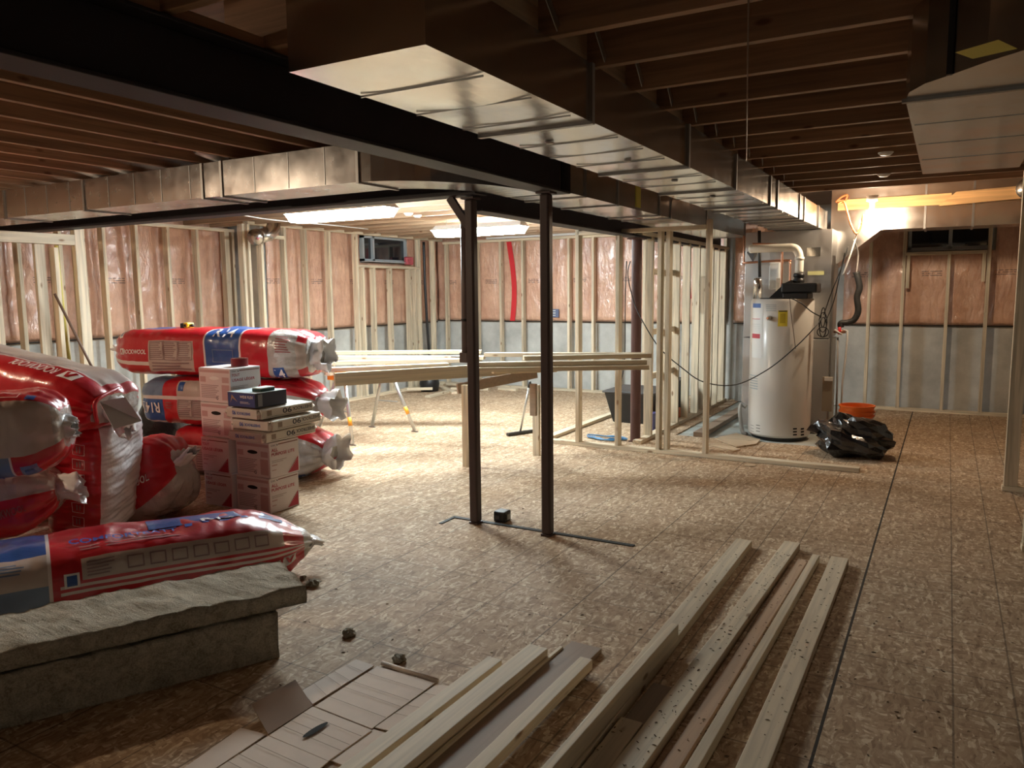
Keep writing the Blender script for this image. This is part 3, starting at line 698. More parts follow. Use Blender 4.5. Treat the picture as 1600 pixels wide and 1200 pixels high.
# ================================================================== WRAPPED STONE WOOL BAGS
FILM_R = plain('red_film', (0.50, 0.012, 0.022), 0.32, coat=0.5, bump=0.5, bscale=9, vary=0.15, bdist=.012)
FILM_B = plain('blue_film', (0.025, 0.085, 0.30), 0.32, coat=0.5, bump=0.5, bscale=9, bdist=.012)
FILM_LB = plain('greyblue_film', (0.16, 0.23, 0.36), 0.35, coat=0.5, bump=0.4, bscale=9, bdist=.012)
FILM_C = plain('cream_panel_film', (0.50, 0.40, 0.35), 0.38, coat=0.4, bump=0.4, bscale=9, vary=0.12, bdist=.012)
FILM_W = plain('white_line_film', (0.72, 0.62, 0.58), 0.35, coat=0.4)
FILM_G = plain('clear_grey_film', (0.46, 0.43, 0.40), 0.22, coat=0.9, bump=0.9, bscale=11, vary=0.3, bdist=.02)
TUFT = plain('white_film_tuft', (0.78, 0.76, 0.75), 0.25, coat=0.6, bump=0.5, bscale=16, vary=0.08, bdist=.008)
FILM_V = plain('milky_film', (0.66, 0.65, 0.66), 0.25, coat=0.6, bump=0.7, bscale=6, vary=0.12, bdist=.03)
INKW = plain('white_ink', (0.85, 0.80, 0.78), 0.4); INKR = plain('dull_red_ink', (0.33, 0.10, 0.10), 0.5)
INKG = plain('grey_ink', (0.27, 0.17, 0.17), 0.5); INKK = plain('black_ink', (0.03, 0.03, 0.04), 0.5); INKB = plain('blue_ink', (0.03, 0.09, 0.38), 0.4)
FM = [FILM_R, FILM_B, FILM_LB, FILM_C, FILM_W, FILM_G, FILM_V]
PM = [INKW, INKR, INKG, INKK, INKB, FILM_R, FILM_B, FILM_LB]
def P(x, y, d): return CAM + ray(x, y)*d
class Bag:
    pw = (.6, .6)
    def __init__(s, label, p0, p1, a, b, up, region, e0=(.22,.35,.2), e1=(.22,.35,.2), seed=0, ex=4.6, bow=0.0, wr=.012, group=None, nu=110, nv=88, name='insulation_bag', zmin=.004, pw=(.6,.6)):
        s.pw = pw
        s.p0 = Vector(p0); s.p1 = Vector(p1); s.d = (s.p1-s.p0); s.L = s.d.length; s.d.normalize()
        up = Vector(up); s.s = s.d.cross(up).normalized(); s.n = s.s.cross(s.d).normalized()
        s.a, s.b, s.ex, s.e0, s.e1, s.seed, s.bow, s.wr, s.zmin = a, b, ex, e0, e1, seed, bow, wr, zmin
        m = MB(); vs = [s.S(i/nu, j/nv) for i in range(nu+1) for j in range(nv)]
        m.v = vs
        for i in range(nu):
            for j in range(nv):
                m.f.append([i*nv+j, i*nv+(j+1) % nv, (i+1)*nv+(j+1) % nv, (i+1)*nv+j]); m.m.append(region((i+.5)/nu, (j+.5)/nv))
        m.f.append([j for j in range(nv)][::-1]); m.m.append(5); m.f.append([nu*nv+j for j in range(nv)]); m.m.append(5)
        c = (s.p0+s.p1)/2
        s.root = empty(name, (c.x, c.y, min(v.z for v in vs))); tag(s.root, label, 'insulation bag', group)
        m.build('wrapped_body', FM, s.root, smooth=True)
        s.pr = MB()
    def S(s, u, v, off=0.0):
        th = 2*pi*v; cx, sx = cos(th), sin(th); k = (abs(cx)**s.ex+abs(sx)**s.ex)**(-1/s.ex)
        rw = rh = 1.0; wk = 0
        for ei, ((t, w_, h_), uu) in enumerate(((s.e0, u), (s.e1, 1-u))):
            if uu < t:
                q = sin(pi/2*max(uu, 0)/t)**s.pw[ei]; rw *= w_+(1-w_)*q; rh *= h_+(1-h_)*q; wk += 1-uu/t
        x = s.a*k*cx*rw; y = s.b*k*sx*rh
        r = 1 + off/max(.05, math.hypot(x, y))
        r += -wk*.10*max(0, cos(th*9+s.seed+5*u))
        c = s.p0 + s.d*(s.L*u) + s.n*(s.bow*sin(pi*u))
        p = c + s.s*x*r + s.n*y*r
        nz = noise.noise(Vector((u*9+s.seed, cos(th)*1.7, sin(th)*1.7+s.seed)))*s.wr*1.3 + noise.noise(Vector((u*34+s.seed, cos(th)*3, sin(th)*3)))*s.wr*.55
        nv_ = (s.s*cx+s.n*sx).normalized(); p = p + nv_*nz
        if p.z < s.zmin+off: p.z = s.zmin+off
        return p
    def patch(s, u0, u1, v0, v1, mi, n=5, off=.0025):
        vs = [s.S(u0+(u1-u0)*i/n, (v0+(v1-v0)*j/n) % 1.0, off) for i in range(n+1) for j in range(n+1)]
        s.pr.add(vs, [(i*(n+1)+j, i*(n+1)+j+1, (i+1)*(n+1)+j+1, (i+1)*(n+1)+j) for i in range(n) for j in range(n)], mi)
    def text(s, t, u0, u1, v0, v1, mi=0, off=.005, vert=False, arc=0):
        vs, fs = glyphs(t)
        if vert: pts = [s.S(u0+(u1-u0)*y, (v0+(v1-v0)*x) % 1.0, off) for x, y in vs]
        else: pts = [s.S(u0+(u1-u0)*x, (v0+(v1-v0)*y) % 1.0, off) for x, y in vs]
        s.pr.add(pts, fs, mi)
    def logo(s, u0, u1, v0, v1, mi=0, inner=5):
        s.patch(u0, u1, v0, v1, mi); du, dv = u1-u0, v1-v0
        a = [(.15,.15),(.42,.85),(.58,.85),(.85,.15),(.66,.15),(.5,.58),(.34,.15)]
        s.pr.add([s.S(u0+du*x, (v0+dv*y) % 1, .0055) for x, y in a], [(0,1,5,6),(1,2,5),(2,3,4,5)], inner)
    def lines(s, u0, u1, v0, v1, n, mi=2, fill=.45, ragged=.3):
        rnd = random.Random(int(s.seed*10+u0*1000))
        for k in range(n):
            a = v0+(v1-v0)*(k+.3)/n; s.patch(u0, u0+(u1-u0)*(1-ragged*rnd.random()), a, a+(v1-v0)/n*fill, mi, 3, .0045)
    def frame(s, u0, u1, v0, v1, mi=2, t=.003):
        tv = t*s.L/(2.6*(s.a+s.b)); 
        for A in ((u0,u1,v0,v0+tv),(u0,u1,v1-tv,v1),(u0,u0+t,v0,v1),(u1-t,u1,v0,v1)): s.patch(*A, mi, 3, .004)
    def done(s):
        if s.pr.v: s.pr.build('printing', PM, s.root)
        return s.root
    def tuft(s, end, L=.10, r0=.05, r1=.09, bend=(0,0,0), flat=.5):
        c = s.p1 if end else s.p0; d = s.d if end else -s.d
        m = MB(); n = 28; rows = 7; vs = []
        for i in range(rows+1):
            t = i/rows; r = r0+(r1-r0)*t
            cc = c - d*.02 + d*(L*t) + Vector(bend)*t*t
            for k in range(n):
                th = 2*pi*k/n; rr = r*(1+.28*cos(5*th+s.seed)*t+.22*noise.noise(Vector((k*.9, i*.6, s.seed))))
                q = cc + s.s*rr*cos(th) + s.n*rr*flat*sin(th) + d*(.03*noise.noise(Vector((k*.7, s.seed, i*.3))))*t
                if q.z < .004: q.z = .004
                vs.append(q)
        m.add(vs, [(i*n+k, i*n+(k+1) % n, (i+1)*n+(k+1) % n, (i+1)*n+k) for i in range(rows) for k in range(n)])
        o = m.build('film_tail', TUFT, s.root, smooth=True); o.modifiers.new('t', 'SOLIDIFY').thickness = .0015
        o['label'] = 'loose crinkled end of the clear film'
def vin(v, a, b):
    v %= 1.0; a %= 1.0; b %= 1.0
    return a <= v <= b if a <= b else (v >= a or v <= b)
# --- the three stacked bags behind the cartons
def regA(u, v):
    if u > .86: return 5 if vin(v, .80, .20) and u < .97 else (3 if vin(v, .9, .1) else 0)
    if .725 < u < .735 or .555 < u < .565: return 4
    if .565 <= u <= .725: return 2 if vin(v, .80, .93) else 1
    if .27 < u < .50 and vin(v, .885, .085): return 3
    if u < .27 and vin(v, .925, .94): return 4
    if .10 < u < .33 and vin(v, .17, .30): return 1
    return 0
GB = 'red wrapped insulation bags stacked behind the cartons'
bA = Bag('red bag of insulation with white lettering, topmost of the three behind the cartons', (-6.66, 4.45, 1.055), (-4.66, 4.88, 1.045), .30, .205, (0,0,1), regA, e0=(.20,.15,.15), e1=(.12,.6,.7), seed=1.3, bow=.01, group=GB)
bA.logo(.105, .135, .985, 1.03); bA.text('ROCKWOOL', .142, .265, .993, 1.022, 0, .009)
bA.text('R14', .60, .70, .10, .16, 0, .012); bA.frame(.60, .70, .95, 1.03, 7)
for k in range(3): bA.lines(.285+.072*k, .345+.072*k, .965, 1.07, 8); bA.frame(.28+.072*k, .35+.072*k, .955, 1.075)
bA.lines(.29, .49, .895, .945, 3); bA.patch(.10, .13, .10, .15, 0); bA.patch(.105, .125, .108, .142, 6); bA.lines(.90, .96, .02, .12, 7, 1)
bA.patch(.885, .93, .86, .93, 6, off=.004); bA.text('14', .89, .925, .865, .92, 0, .007)
bA.tuft(0, .09, .05, .06, (0,0,.02)); bA.tuft(1, .12, .12, .12, (.02,0,0), 1.0); bA.done()
def regB(u, v):
    if u > .88: return 5 if vin(v, .85, .08) else 0
    if u > .80: return 5 if vin(v, .9, 0.0) else 0
    if vin(v, .025, .04) and u < .45: return 4
    if .045 < u < .053 or .205 < u < .213: return 4
    if .053 <= u <= .205:
        if vin(v, .04, .25): return 2
        if vin(v, .875, .885): return 4
        return 1
    if .29 < u < .55 and vin(v, .90, .14): return 3
    return 0
bB = Bag('red bag with an upside-down R14 panel, middle one of the three behind the cartons', (-6.30, 4.48, .635), (-4.60, 4.86, .63), .30, .205, (0,0,1), regB, e0=(.13,.25,.3), e1=(.2,.4,.35), seed=4.1, bow=0, group=GB)
bB.text('R14', .19, .105, 1.0, .935, 0, .010); bB.frame(.06, .097, .925, 1.0, 0); bB.lines(.07, .19, .06, .17, 5, 7)
bB.text('14', .085, .07, .985, .94, 0); bB.patch(.30, .33, .075, .125, 6); bB.lines(.30, .37, .925, 1.02, 8); bB.lines(.385, .45, .925, 1.02, 8); bB.frame(.295, .375, .915, 1.025); bB.frame(.38, .455, .915, 1.025)
bB.lines(.225, .27, .96, 1.01, 3, 1)
bB.tuft(0, .07, .06, .05); bB.tuft(1, .13, .08, .13, (.05, 0, -.02), .9); bB.done()
def regC(u, v):
    if u > .84: return 5 if vin(v, .82, .14) else 0
    if .74 < u <= .84: return 0 if vin(v, .07, .4) else 5
    if .19 < u < .55 and vin(v, .80, .03): return 3
    if vin(v, .03, .04): return 4
    return 0
bC = Bag('red bag with a cream text panel, lowest of the three behind the cartons', (-6.0, 4.56, .213), (-4.52, 4.84, .21), .30, .208, (0,0,1), regC, e0=(.14,.3,.3), e1=(.22,.5,.3), seed=6.6, bow=0, group=GB)
bC.lines(.25, .33, .88, .99, 8); bC.lines(.345, .42, .88, .99, 8); bC.frame(.245, .335, .87, 1.0); bC.frame(.34, .425, .87, 1.0)
bC.patch(.86, .92, .80, .87, 6, off=.004); bC.text('14', .87, .91, .81, .86, 0, .007)
bC.tuft(1, .12, .12, .15, (.02,.0,.03), .9); bC.tuft(0, .07, .06, .05); bC.done()
# --- the heap at the left
GH = 'red wrapped insulation bags heaped at the left'
def regT(u, v):
    if u > .97: return 0
    if vin(v, .215, .40): return 3
    if vin(v, .205, .215): return 4
    return 0
bT = Bag('bright red bag lying on top of the heap, upside-down white lettering, left edge', P(-230, 533, 5.1), P(180, 636, 4.6), .25, .175, (0,0,1), regT, e0=(.1,.6,.6), e1=(.12,.75,.5), seed=2.2, bow=.0, group=GH)
bT.text('ROCKWOOL', .86, .70, .185, .145, 0, .010); bT.logo(.93, .875, .19, .14); bT.lines(.3, .62, .10, .14, 2, 3)
bT.lines(.5, .9, .21, .24, 3, 2)
m = MB(); e = bT
m.tube([e.S(.985, .3), e.S(1.0, .12)+e.d*.02, e.S(1.0, .0)+e.d*.02, e.S(1.0, .88)+e.d*.02], .012, 8, smooth=5)
m.build('gathered_end', FILM_R, bT.root, smooth=True)
bT.tuft(1, .11, .10, .05, (.02,-.02,-.13), .8); bT.done()
def regV(u, v):
    if vin(v, .625, .885): return 6
    if vin(v, .885, .892): return 4
    return 0
bV = Bag('red bag standing on end in the heap, five printed squares and a clear film side', (-4.80, 2.93, .06), tuple(P(152, 650, 4.85)), .285, .20, (-.87, -.49, 0), regV, e0=(.12,.7,.6), e1=(.12,.8,.7), seed=8.4, ex=4.5, group=GH)
for k in range(6): bV.frame(.18+.125*k, .27+.125*k, .945, 1.0, 0, .003); bV.lines(.20+.125*k, .26+.125*k, .958, .985, 2, 2)
o = MB().add([P(155, 628, 4.36), P(195, 621, 4.40), P(221, 658, 4.45), P(178, 671, 4.30)], [(0,1,2,3)]).build('folded_flap', plain('white_flap', (.62,.60,.60), .4), bV.root)
o.modifiers.new('t', 'SOLIDIFY').thickness = .006
bV.done()
def regL(u, v):
    if vin(v, .12, .40): return 0
    if vin(v, .93, .12): return 3 if u < .97 else 5
    if vin(v, .80, .93):
        if u > .80: return 0
        if u > .795: return 4
        return 2 if u > .66 else 1
    return 0
bL = Bag('red bag with a cream side and an R14 panel, poking right from the left edge', P(-260, 705, 3.85), P(106, 666, 4.1), .22, .215, (0,0,1), regL, e0=(.1,.6,.6), e1=(.16,.45,.5), seed=3.7, group=GH)
bL.frame(.62, .72, .14, .175, 0); bL.frame(.75, .85, .14, .175, 0); bL.patch(.88, .92, .13, .17, 6)
bL.text('R14', .53, .635, .835, .89, 0, .010); bL.text('16', .69, .75, .85, .89, 4); bL.patch(.83, .90, .84, .90, 7); bL.patch(.845, .885, .855, .885, 6, off=.005)
bL.tuft(1, .05, .09, .055, (.02,0,-.01), .8); bL.done()
def regL2(u, v):
    if vin(v, .02, .30): return 5
    if vin(v, .85, .02): return 1 if .60 < u < .72 else 0
    return 5
bL2 = Bag('cream and red bag low in the heap at the left edge, small 14 panel', P(-330, 850, 4.2), P(95, 760, 4.55), .24, .21, (0,0,1), regL2, e0=(.1,.6,.6), e1=(.2,.5,.3), seed=5.5, group=GH)
bL2.text('14', .64, .70, .93, .98, 0); bL2.text('ROCKWOOL', .76, .90, .95, .985, 1); bL2.tuft(1, .12, .08, .10, (.03,0,-.03), .8); bL2.done()
bL4 = Bag('deeply shaded bag at the back of the left heap, mostly hidden', (-6.4, 2.4, .23), (-5.35, 3.25, .23), .27, .22, (0,0,1), lambda u, v: 0, seed=9.1, group=GH); bL4.done()
bL5 = Bag('shaded bag in the heap directly beneath the topmost red one', (-6.2, 2.0, .62), (-5.3, 2.60, .60), .26, .19, (0,0,1), lambda u, v: 0 if u > .6 else 3, seed=9.9, group=GH); bL5.done()
def regR(u, v):
    if vin(v, .90, .07): return 0
    if vin(v, .07, .5): return 1 if u < .45 else 0
    return 5
bR = Bag('red bag leaning right out of the heap, its clear film tail pointing at the cartons', P(178, 775, 5.55), P(284, 722, 5.3), .26, .28, (-.35, 0, 1), regR, e0=(.1,.7,.7), e1=(.38,.3,.35), seed=1.9, group=GH, nu=60)
bR.logo(.42, .49, .955, 1.0, 0); bR.text('ROCKWOOL', .52, .86, .965, .995); bR.tuft(1, .12, .07, .05, (.02, 0, .05)); bR.done()
# --- bag lying in front
def regF(u, v):
    if u > .965: return 5
    if u < .395: 
        if u > .387: return 4
        if vin(v, .055, .16): return 3
        return 2 if vin(v, .85, .055) else 1
    if u < .405: return 0
    if vin(v, .055, .125) and .45 < u < .90: return 3
    if vin(v, .012, .02) or vin(v, .035, .042): return 4
    return 0
bF = Bag('red and blue bag of insulation lying on the floor behind the loose wool batts', (-4.10, 1.30, .185), (-3.11, 3.14, .165), .29, .195, (0,0,1), regF, e0=(.1,.6,.6), e1=(.19,.25,.12), seed=3.3, ex=3.6, bow=.01, wr=.016, nu=140, pw=(.6,.9))
bF.text('COMFORTBATT', .43, .66, .185, .215, 4, .010); bF.text('ROCKWOOL', .885, .715, .995, .945, 0, .009); bF.logo(.935, .895, 1.0, .945)
bF.patch(.415, .445, .035, .085, 0); bF.patch(.42, .44, .042, .078, 6, off=.005)
bF.lines(.46, .52, .065, .115, 5); 
for k in range(7): bF.frame(.54+.047*k, .575+.047*k, .07, .11)
bF.patch(.60, .95, .225, .30, 6); bF.patch(.68, .92, .205, .225, 4); bF.lines(.45, .70, .15, .175, 2, 1); bF.text('R14', .72, .80, .212, .245, 0, .008)
bF.lines(.20, .37, .10, .14, 4, 7); bF.text('12', .25, .28, .075, .095, 3); bF.lines(.12, .22, .08, .14, 3, 3)
bF.tuft(1, .07, .085, .03, (.02,.0,-.03), .35); bF.done()

# ================================================================== STONE WOOL BATTS
def wool():
    m, t, b = newmat('stone_wool'); N = t.nodes; Lk = t.links
    tc = N.new('ShaderNodeTexCoord'); mp = N.new('ShaderNodeMapping'); mp.inputs['Scale'].default_value = (3.5, 26, 26); mp.inputs['Rotation'].default_value = (0, 0, -1.08)
    Lk.new(tc.outputs['Object'], mp.inputs[0])
    n = N.new('ShaderNodeTexNoise'); n.inputs['Scale'].default_value = 1; n.inputs['Detail'].default_value = 9; n.inputs['Roughness'].default_value = .75; n.inputs['Distortion'].default_value = .8; Lk.new(mp.outputs[0], n.inputs['Vector'])
    n2 = N.new('ShaderNodeTexNoise'); n2.inputs['Scale'].default_value = 160; n2.inputs['Detail'].default_value = 3; Lk.new(tc.outputs['Object'], n2.inputs['Vector'])
    mx = N.new('ShaderNodeMix'); mx.inputs[0].default_value = .3; Lk.new(n.outputs['Fac'], mx.inputs[2]); Lk.new(n2.outputs['Fac'], mx.inputs[3])
    cr = N.new('ShaderNodeValToRGB'); cr.color_ramp.elements[0].position = .30; cr.color_ramp.elements[0].color = (.16,.13,.085,1)
    cr.color_ramp.elements[1].position = .60; cr.color_ramp.elements[1].color = (.64,.58,.47,1)
    Lk.new(mx.outputs[0], cr.inputs[0]); Lk.new(cr.outputs[0], b.inputs['Base Color']); b.inputs['Roughness'].default_value = .95; b.inputs['Specular IOR Level'].default_value = .1
    bp = N.new('ShaderNodeBump'); bp.inputs['Strength'].default_value = 1.0; bp.inputs['Distance'].default_value = .022
    Lk.new(mx.outputs[0], bp.inputs['Height']); Lk.new(bp.outputs['Normal'], b.inputs['Normal']); return m
WOOL = wool()
def batt(label, c0, d, pw, L, W, z0, z1, seed, rough=.008, endcut=0.0):
    """c0: corner at the far end on the camera side; d: direction toward the near end"""
    nl, nw, nh = int(L/.022), int(W/.022), max(3, int((z1-z0)/.022))
    m = MB(); idx = {}
    def pt(i, j, k):
        key = (i, j, k)
        if key in idx: return idx[key]
        u = i/nl*L; v = j/nw*W; z = z0+(z1-z0)*k/nh
        p = Vector((c0[0]+d[0]*u+pw[0]*v, c0[1]+d[1]*u+pw[1]*v, z))
        e = 1 if k == nh else .35
        q = p + Vector((noise.noise(p*14+Vector((seed,0,0))), noise.noise(p*14+Vector((0,seed,0))), noise.noise(Vector((p.x*9, p.y*9, seed)))*1.3+.8*noise.noise(p*30)))*rough*e*1.6
        if k == nh: q.z += .004*noise.noise(Vector((u*3, v*5, seed)))
        q.z = max(q.z, z0+.0015)
        m.v.append(q); idx[key] = len(m.v)-1; return idx[key]
    for a, b_, f in ((nl, nw, lambda i, j: (i, j, nh)), (nl, nw, lambda i, j: (i, j, 0)), (nl, nh, lambda i, j: (i, 0, j)), (nl, nh, lambda i, j: (i, nw, j)), (nw, nh, lambda i, j: (0, i, j)), (nw, nh, lambda i, j: (nl, i, j))):
        for i in range(a):
            for j in range(b_):
                m.f.append([pt(*f(i, j)), pt(*f(i+1, j)), pt(*f(i+1, j+1)), pt(*f(i, j+1))]); m.m.append(0)
    o = m.build('wool_batt', WOOL, smooth=True)
    return tag(o, label, 'wool batt', 'loose stone wool batts in the foreground')
dd = (-.47, -.88); pp = (-.88, .47)
batt('thick lower stone wool batt on the floor at bottom left', (-2.43, 2.245), dd, pp, 1.55, .38, .001, .205, 1.0, .005)
batt('ragged thinner stone wool batt lying on top of the thick one', (-2.37, 2.36), dd, pp, 1.68, .40, .215, .292, 5.0, .007)

# ================================================================== CARTONS
CARD = plain('white_carton', (0.66, 0.59, 0.57), 0.6, vary=.05, vscale=9)
CARDTOP = plain('carton_edge', (0.50, 0.40, 0.35), 0.7)
CM = [plain('carton_red_ink', (.38,.01,.03), .55), INKK, plain('carton_brown_band', (.22,.09,.07), .6), plain('carton_grey_text', (.32,.24,.23), .6), plain('carton_pink_tint', (.50,.33,.31), .6), DARKGAP]
AW, BW, HW = .337, .282, .256
def carton(label, x, y, z, mode, title, group='cartons of joint compound'):
    """mode 'x': title face looks to +X, handle face to -Y; mode 'y': title face looks to -Y. x,y = corner nearest the camera (max X, min Y)"""
    if mode == 'x': lx, ly = AW, BW
    else: lx, ly = .295, AW
    root = empty('carton', (x-lx/2, y+ly/2, z)); tag(root, label, 'carton', group)
    MB().box((x-lx, y, z), (x, y+ly, z+HW-.002)).build('box_body', CARD, root, bevel=.004)
    faces = []
    if mode == 'x': t = (Vector((x+.001, y, z)), Vector((0,1,0)), ly); hf = (Vector((x-lx, y-.001, z)), Vector((1,0,0)), lx)
    else: t = (Vector((x-lx, y-.001, z)), Vector((1,0,0)), lx); hf = None
    o, u, W = t; Z = Vector((0,0,1)); m = MB(); R = lambda a0, a1, b0, b1, mi: m.quad(o, u, Z, a0*W, a1*W, b0*HW, b1*HW, mi)
    R(.30, .96, .905, .935, 2); ftext(m, 'CGC', o, u, Z, .05*W, .20*W, .89*HW, .935*HW, 1)
    m.add([o+u*W*.22+Z*HW*.94, o+u*W*.26+Z*HW*.88, o+u*W*.32+Z*HW*.94, o+u*W*.27+Z*HW*.91], [(0,1,2,3)], 1)
    n = u.cross(Z); o2 = o - n*.0 + (Vector((.0006,0,0)) if mode == 'x' else Vector((0,-.0006,0)))
    if title == 'en': ftext(m, 'ALL', o2, u, Z, .06*W, .28*W, .73*HW, .82*HW, 0); ftext(m, 'PURPOSE LITE', o2, u, Z, .06*W, .84*W, .61*HW, .70*HW, 0)
    else: ftext(m, 'TOUT', o2, u, Z, .05*W, .30*W, .76*HW, .84*HW, 0); ftext(m, 'USAGE L\u00c9GER', o2, u, Z, .05*W, .80*W, .62*HW, .72*HW, 0)
    for k in range(2): R(.06, .56-.12*k, .47-.045*k, .485-.045*k, 3)
    R(.06, .24, .33, .37, 4); R(.06, .2, .2, .23, 4)
    m.add([o2+u*W*.58+Z*HW*.04, o2+u*W*.96+Z*HW*.04, o2+u*W*.96+Z*HW*.46], [(0,1,2)], 0)
    for k in range(9):
        a = .62+.035*k; m.quad(o2+(o2-o), u, Z, a*W, (a+.02)*W, (.07+.035*k)*HW, (.10+.035*k)*HW, 4)
    m.build('title_print', CM, root)
    if hf:
        o, u, W = hf; m = MB()
        R(.03, .97, .86, .94, 4); R(.04, .22, .58, .74, 4); R(.74, .95, .58, .74, 4); R(.72, .95, .08, .52, 4)
        for k in range(8): R(.06, .62-.1*((k*7) % 3)/2, .48-.05*k, .50-.05*k, 3)
        ftext(m, 'Q', o, u, Z, .52*W, .60*W, .08*HW, .17*HW, 1)
        m.build('text_print', CM, root)
        m = MB(); c = o+u*W*.50+Z*HW*.70; pts = []
        for k in range(20):
            th = 2*pi*k/20; pts.append(c + u*(.045*cos(th)*(1 if abs(cos(th)) < .8 else 1.15)) + Z*.014*sin(th) + Vector((0,-.0015,0)))
        m.add(pts, [list(range(20))]); h = m.build('hand_hole', DARKGAP if z < 3*HW-.1 else WHITE, root)
    return root
carton('white carton with red lettering on the floor, lower one of the right pair', -4.121, 3.79, .001, 'x', 'en')
carton('white carton with red lettering directly under the grey-brown powder sacks', -4.116, 3.80, .001+HW, 'x', 'en')
carton('white carton on the floor, lowest of the left column of cartons', -4.475, 3.765, .001, 'y', 'fr')
carton('white carton second from the floor in the left column of cartons', -4.49, 3.765, .001+HW, 'y', 'fr')
carton('white carton with a dark hand hole, third in the left column beside the sacks', -4.475, 3.80, .001+2*HW, 'x', 'fr')
carton('white carton on top of the left column, carrying the red tape roll', -4.487, 3.81, .001+3*HW, 'x', 'fr')
rt = empty('tape_roll', (-4.60, 4.0, 4*HW+.001)); tag(rt, 'dark red roll of tape on the topmost white carton', 'tape roll')
MB().lathe([(.045, 0), (.062, 0), (.062, .058), (.045, .058), (.045, 0)], (-4.60, 4.0, 4*HW+.001), 36).build('tape_winding', plain('dark_red_tape', (.20,.015,.02), .3), rt, smooth=False)
MB().lathe([(.040, .001), (.045, .001), (.045, .057), (.040, .057), (.040, .001)], (-4.60, 4.0, 4*HW+.001), 36).build('cardboard_core', BROWNW, rt)
# sacks of powder
PAPER = plain('kraft_grey_paper', (0.58, 0.53, 0.45), 0.6, bump=.5, bscale=14, vary=.08, bdist=.01)
def sack(label, x0, x1, y0, y1, z0, h, rot, seed):
    c = Vector(((x0+x1)/2, (y0+y1)/2, z0)); root = empty('powder_sack', c); tag(root, label, 'sack', 'paper sacks of powder on the cartons')
    rx, ry = (x1-x0)/2, (y1-y0)/2; n1, n2 = 34, 48; vs = []; cr, sr = cos(rot), sin(rot)
    def S(u, v, side):   # u,v in [-1,1]
        e = (1-abs(u)**6)*(1-abs(v)**8); z = h/2 + side*h/2*(e**.35 if e > 0 else 0) + .006*noise.noise(Vector((u*3, v*4, seed)))*e
        x, y = rx*u*(1-.02*abs(v)**4), ry*v
        return c + Vector((x*cr-y*sr, x*sr+y*cr, max(z, .0015)))
    m = MB(); 
    for side in (1, -1):
        g = [S(-1+2*i/n1, -1+2*j/n2, side) for i in range(n1+1) for j in range(n2+1)]
        m.add(g, [(i*(n2+1)+j, (i+1)*(n2+1)+j, (i+1)*(n2+1)+j+1, i*(n2+1)+j+1) for i in range(n1) for j in range(n2)])
    m.build('paper_body', PAPER, root, smooth=True)
    # flat bottoms of the sack ends with their print
    m = MB(); X = Vector((cr, sr, 0)); Y = Vector((-sr, cr, 0)); Z = Vector((0,0,1))
    o = c + X*(rx+.001) - Y*ry; q = MB().box((0,0,0),(1,1,1))
    m.add([o+Y*.02+Z*.006, o+Y*(2*ry-.02)+Z*.006, o+Y*(2*ry-.02)+Z*(h-.008), o+Y*.02+Z*(h-.008), o+Y*.02+Z*.006-X*.03, o+Y*(2*ry-.02)+Z*.006-X*.03, o+Y*(2*ry-.02)+Z*(h-.008)-X*.03, o+Y*.02+Z*(h-.008)-X*.03], [(0,1,2,3),(4,7,6,5),(0,4,5,1),(3,2,6,7),(0,3,7,4),(1,5,6,2)])
    o3 = c - X*rx - Y*(ry+.001)
    m.add([o3+X*.02+Z*.006, o3+X*(2*rx-.02)+Z*.006, o3+X*(2*rx-.02)+Z*(h-.008), o3+X*.02+Z*(h-.008), o3+X*.02+Z*.006+Y*.03, o3+X*(2*rx-.02)+Z*.006+Y*.03, o3+X*(2*rx-.02)+Z*(h-.008)+Y*.03, o3+X*.02+Z*(h-.008)+Y*.03], [(3,2,1,0),(4,5,6,7),(0,1,5,4),(3,7,6,2),(0,4,7,3),(1,2,6,5)])
    m.build('end_fold', PAPER, root, bevel=.008)
    m = MB(); o = o+X*.0015; W = 2*ry
    ftext(m, '90', o, Y, Z, .56*W, .40*W, .78*h, .32*h, 0); ftext(m, 'SHEETROCK', o, Y, Z, .93*W, .575*W, .72*h, .42*h, 0)
    m.quad(o, Y, Z, .12*W, .95*W, .20*h, .23*h, 0); m.quad(o, Y, Z, .13*W, .21*W, .30*h, .74*h, 1)
    o = o3-Y*.0015; W = 2*rx
    ftext(m, '90', o, X, Z, .34*W, .24*W, .70*h, .34*h, 2); ftext(m, 'SHEETROCK', o, X, Z, .76*W, .36*W, .62*h, .38*h, 2)
    m.build('lettering', [INKK, plain('sack_qr_brown', (.24,.18,.13), .6), INKB], root)
h3 = .083
sack('greyish paper powder sack, lowest of three on the right cartons', -4.47, -4.10, 3.74, 4.27, .002+2*HW, h3, 0.0, 1)
sack('greyish paper powder sack, middle of three on the right cartons', -4.455, -4.07, 3.76, 4.30, .003+2*HW+h3, h3, 0.04, 2)
sack('greyish paper powder sack, topmost of three, right under the blue box', -4.47, -4.11, 3.73, 4.26, .004+2*HW+2*h3, h3, -0.03, 3)
zb = .006+2*HW+3*h3
rb = empty('blue_box', (-4.28, 3.92, zb)); tag(rb, 'dark blue shallow box lying on the uppermost powder sack', 'box')
bx0, bx1, by0, by1, bh = -4.43, -4.15, 3.73, 4.02, .105
BB = plain('dark_blue_card', (.03,.06,.20), .45); BB2 = plain('navy_card', (.015,.02,.05), .5)
MB().box((bx0, by0, zb), (bx1, by1, zb+bh)).build('box_body', [BB2], rb, bevel=.003)
m = MB(); o = Vector((bx0, by0-.001, zb)); u = Vector((1,0,0)); Z = Vector((0,0,1)); W = bx1-bx0
m.quad(o, u, Z, .03*W, .97*W, .06*bh, .94*bh, 0); o = o-Vector((0,.001,0))
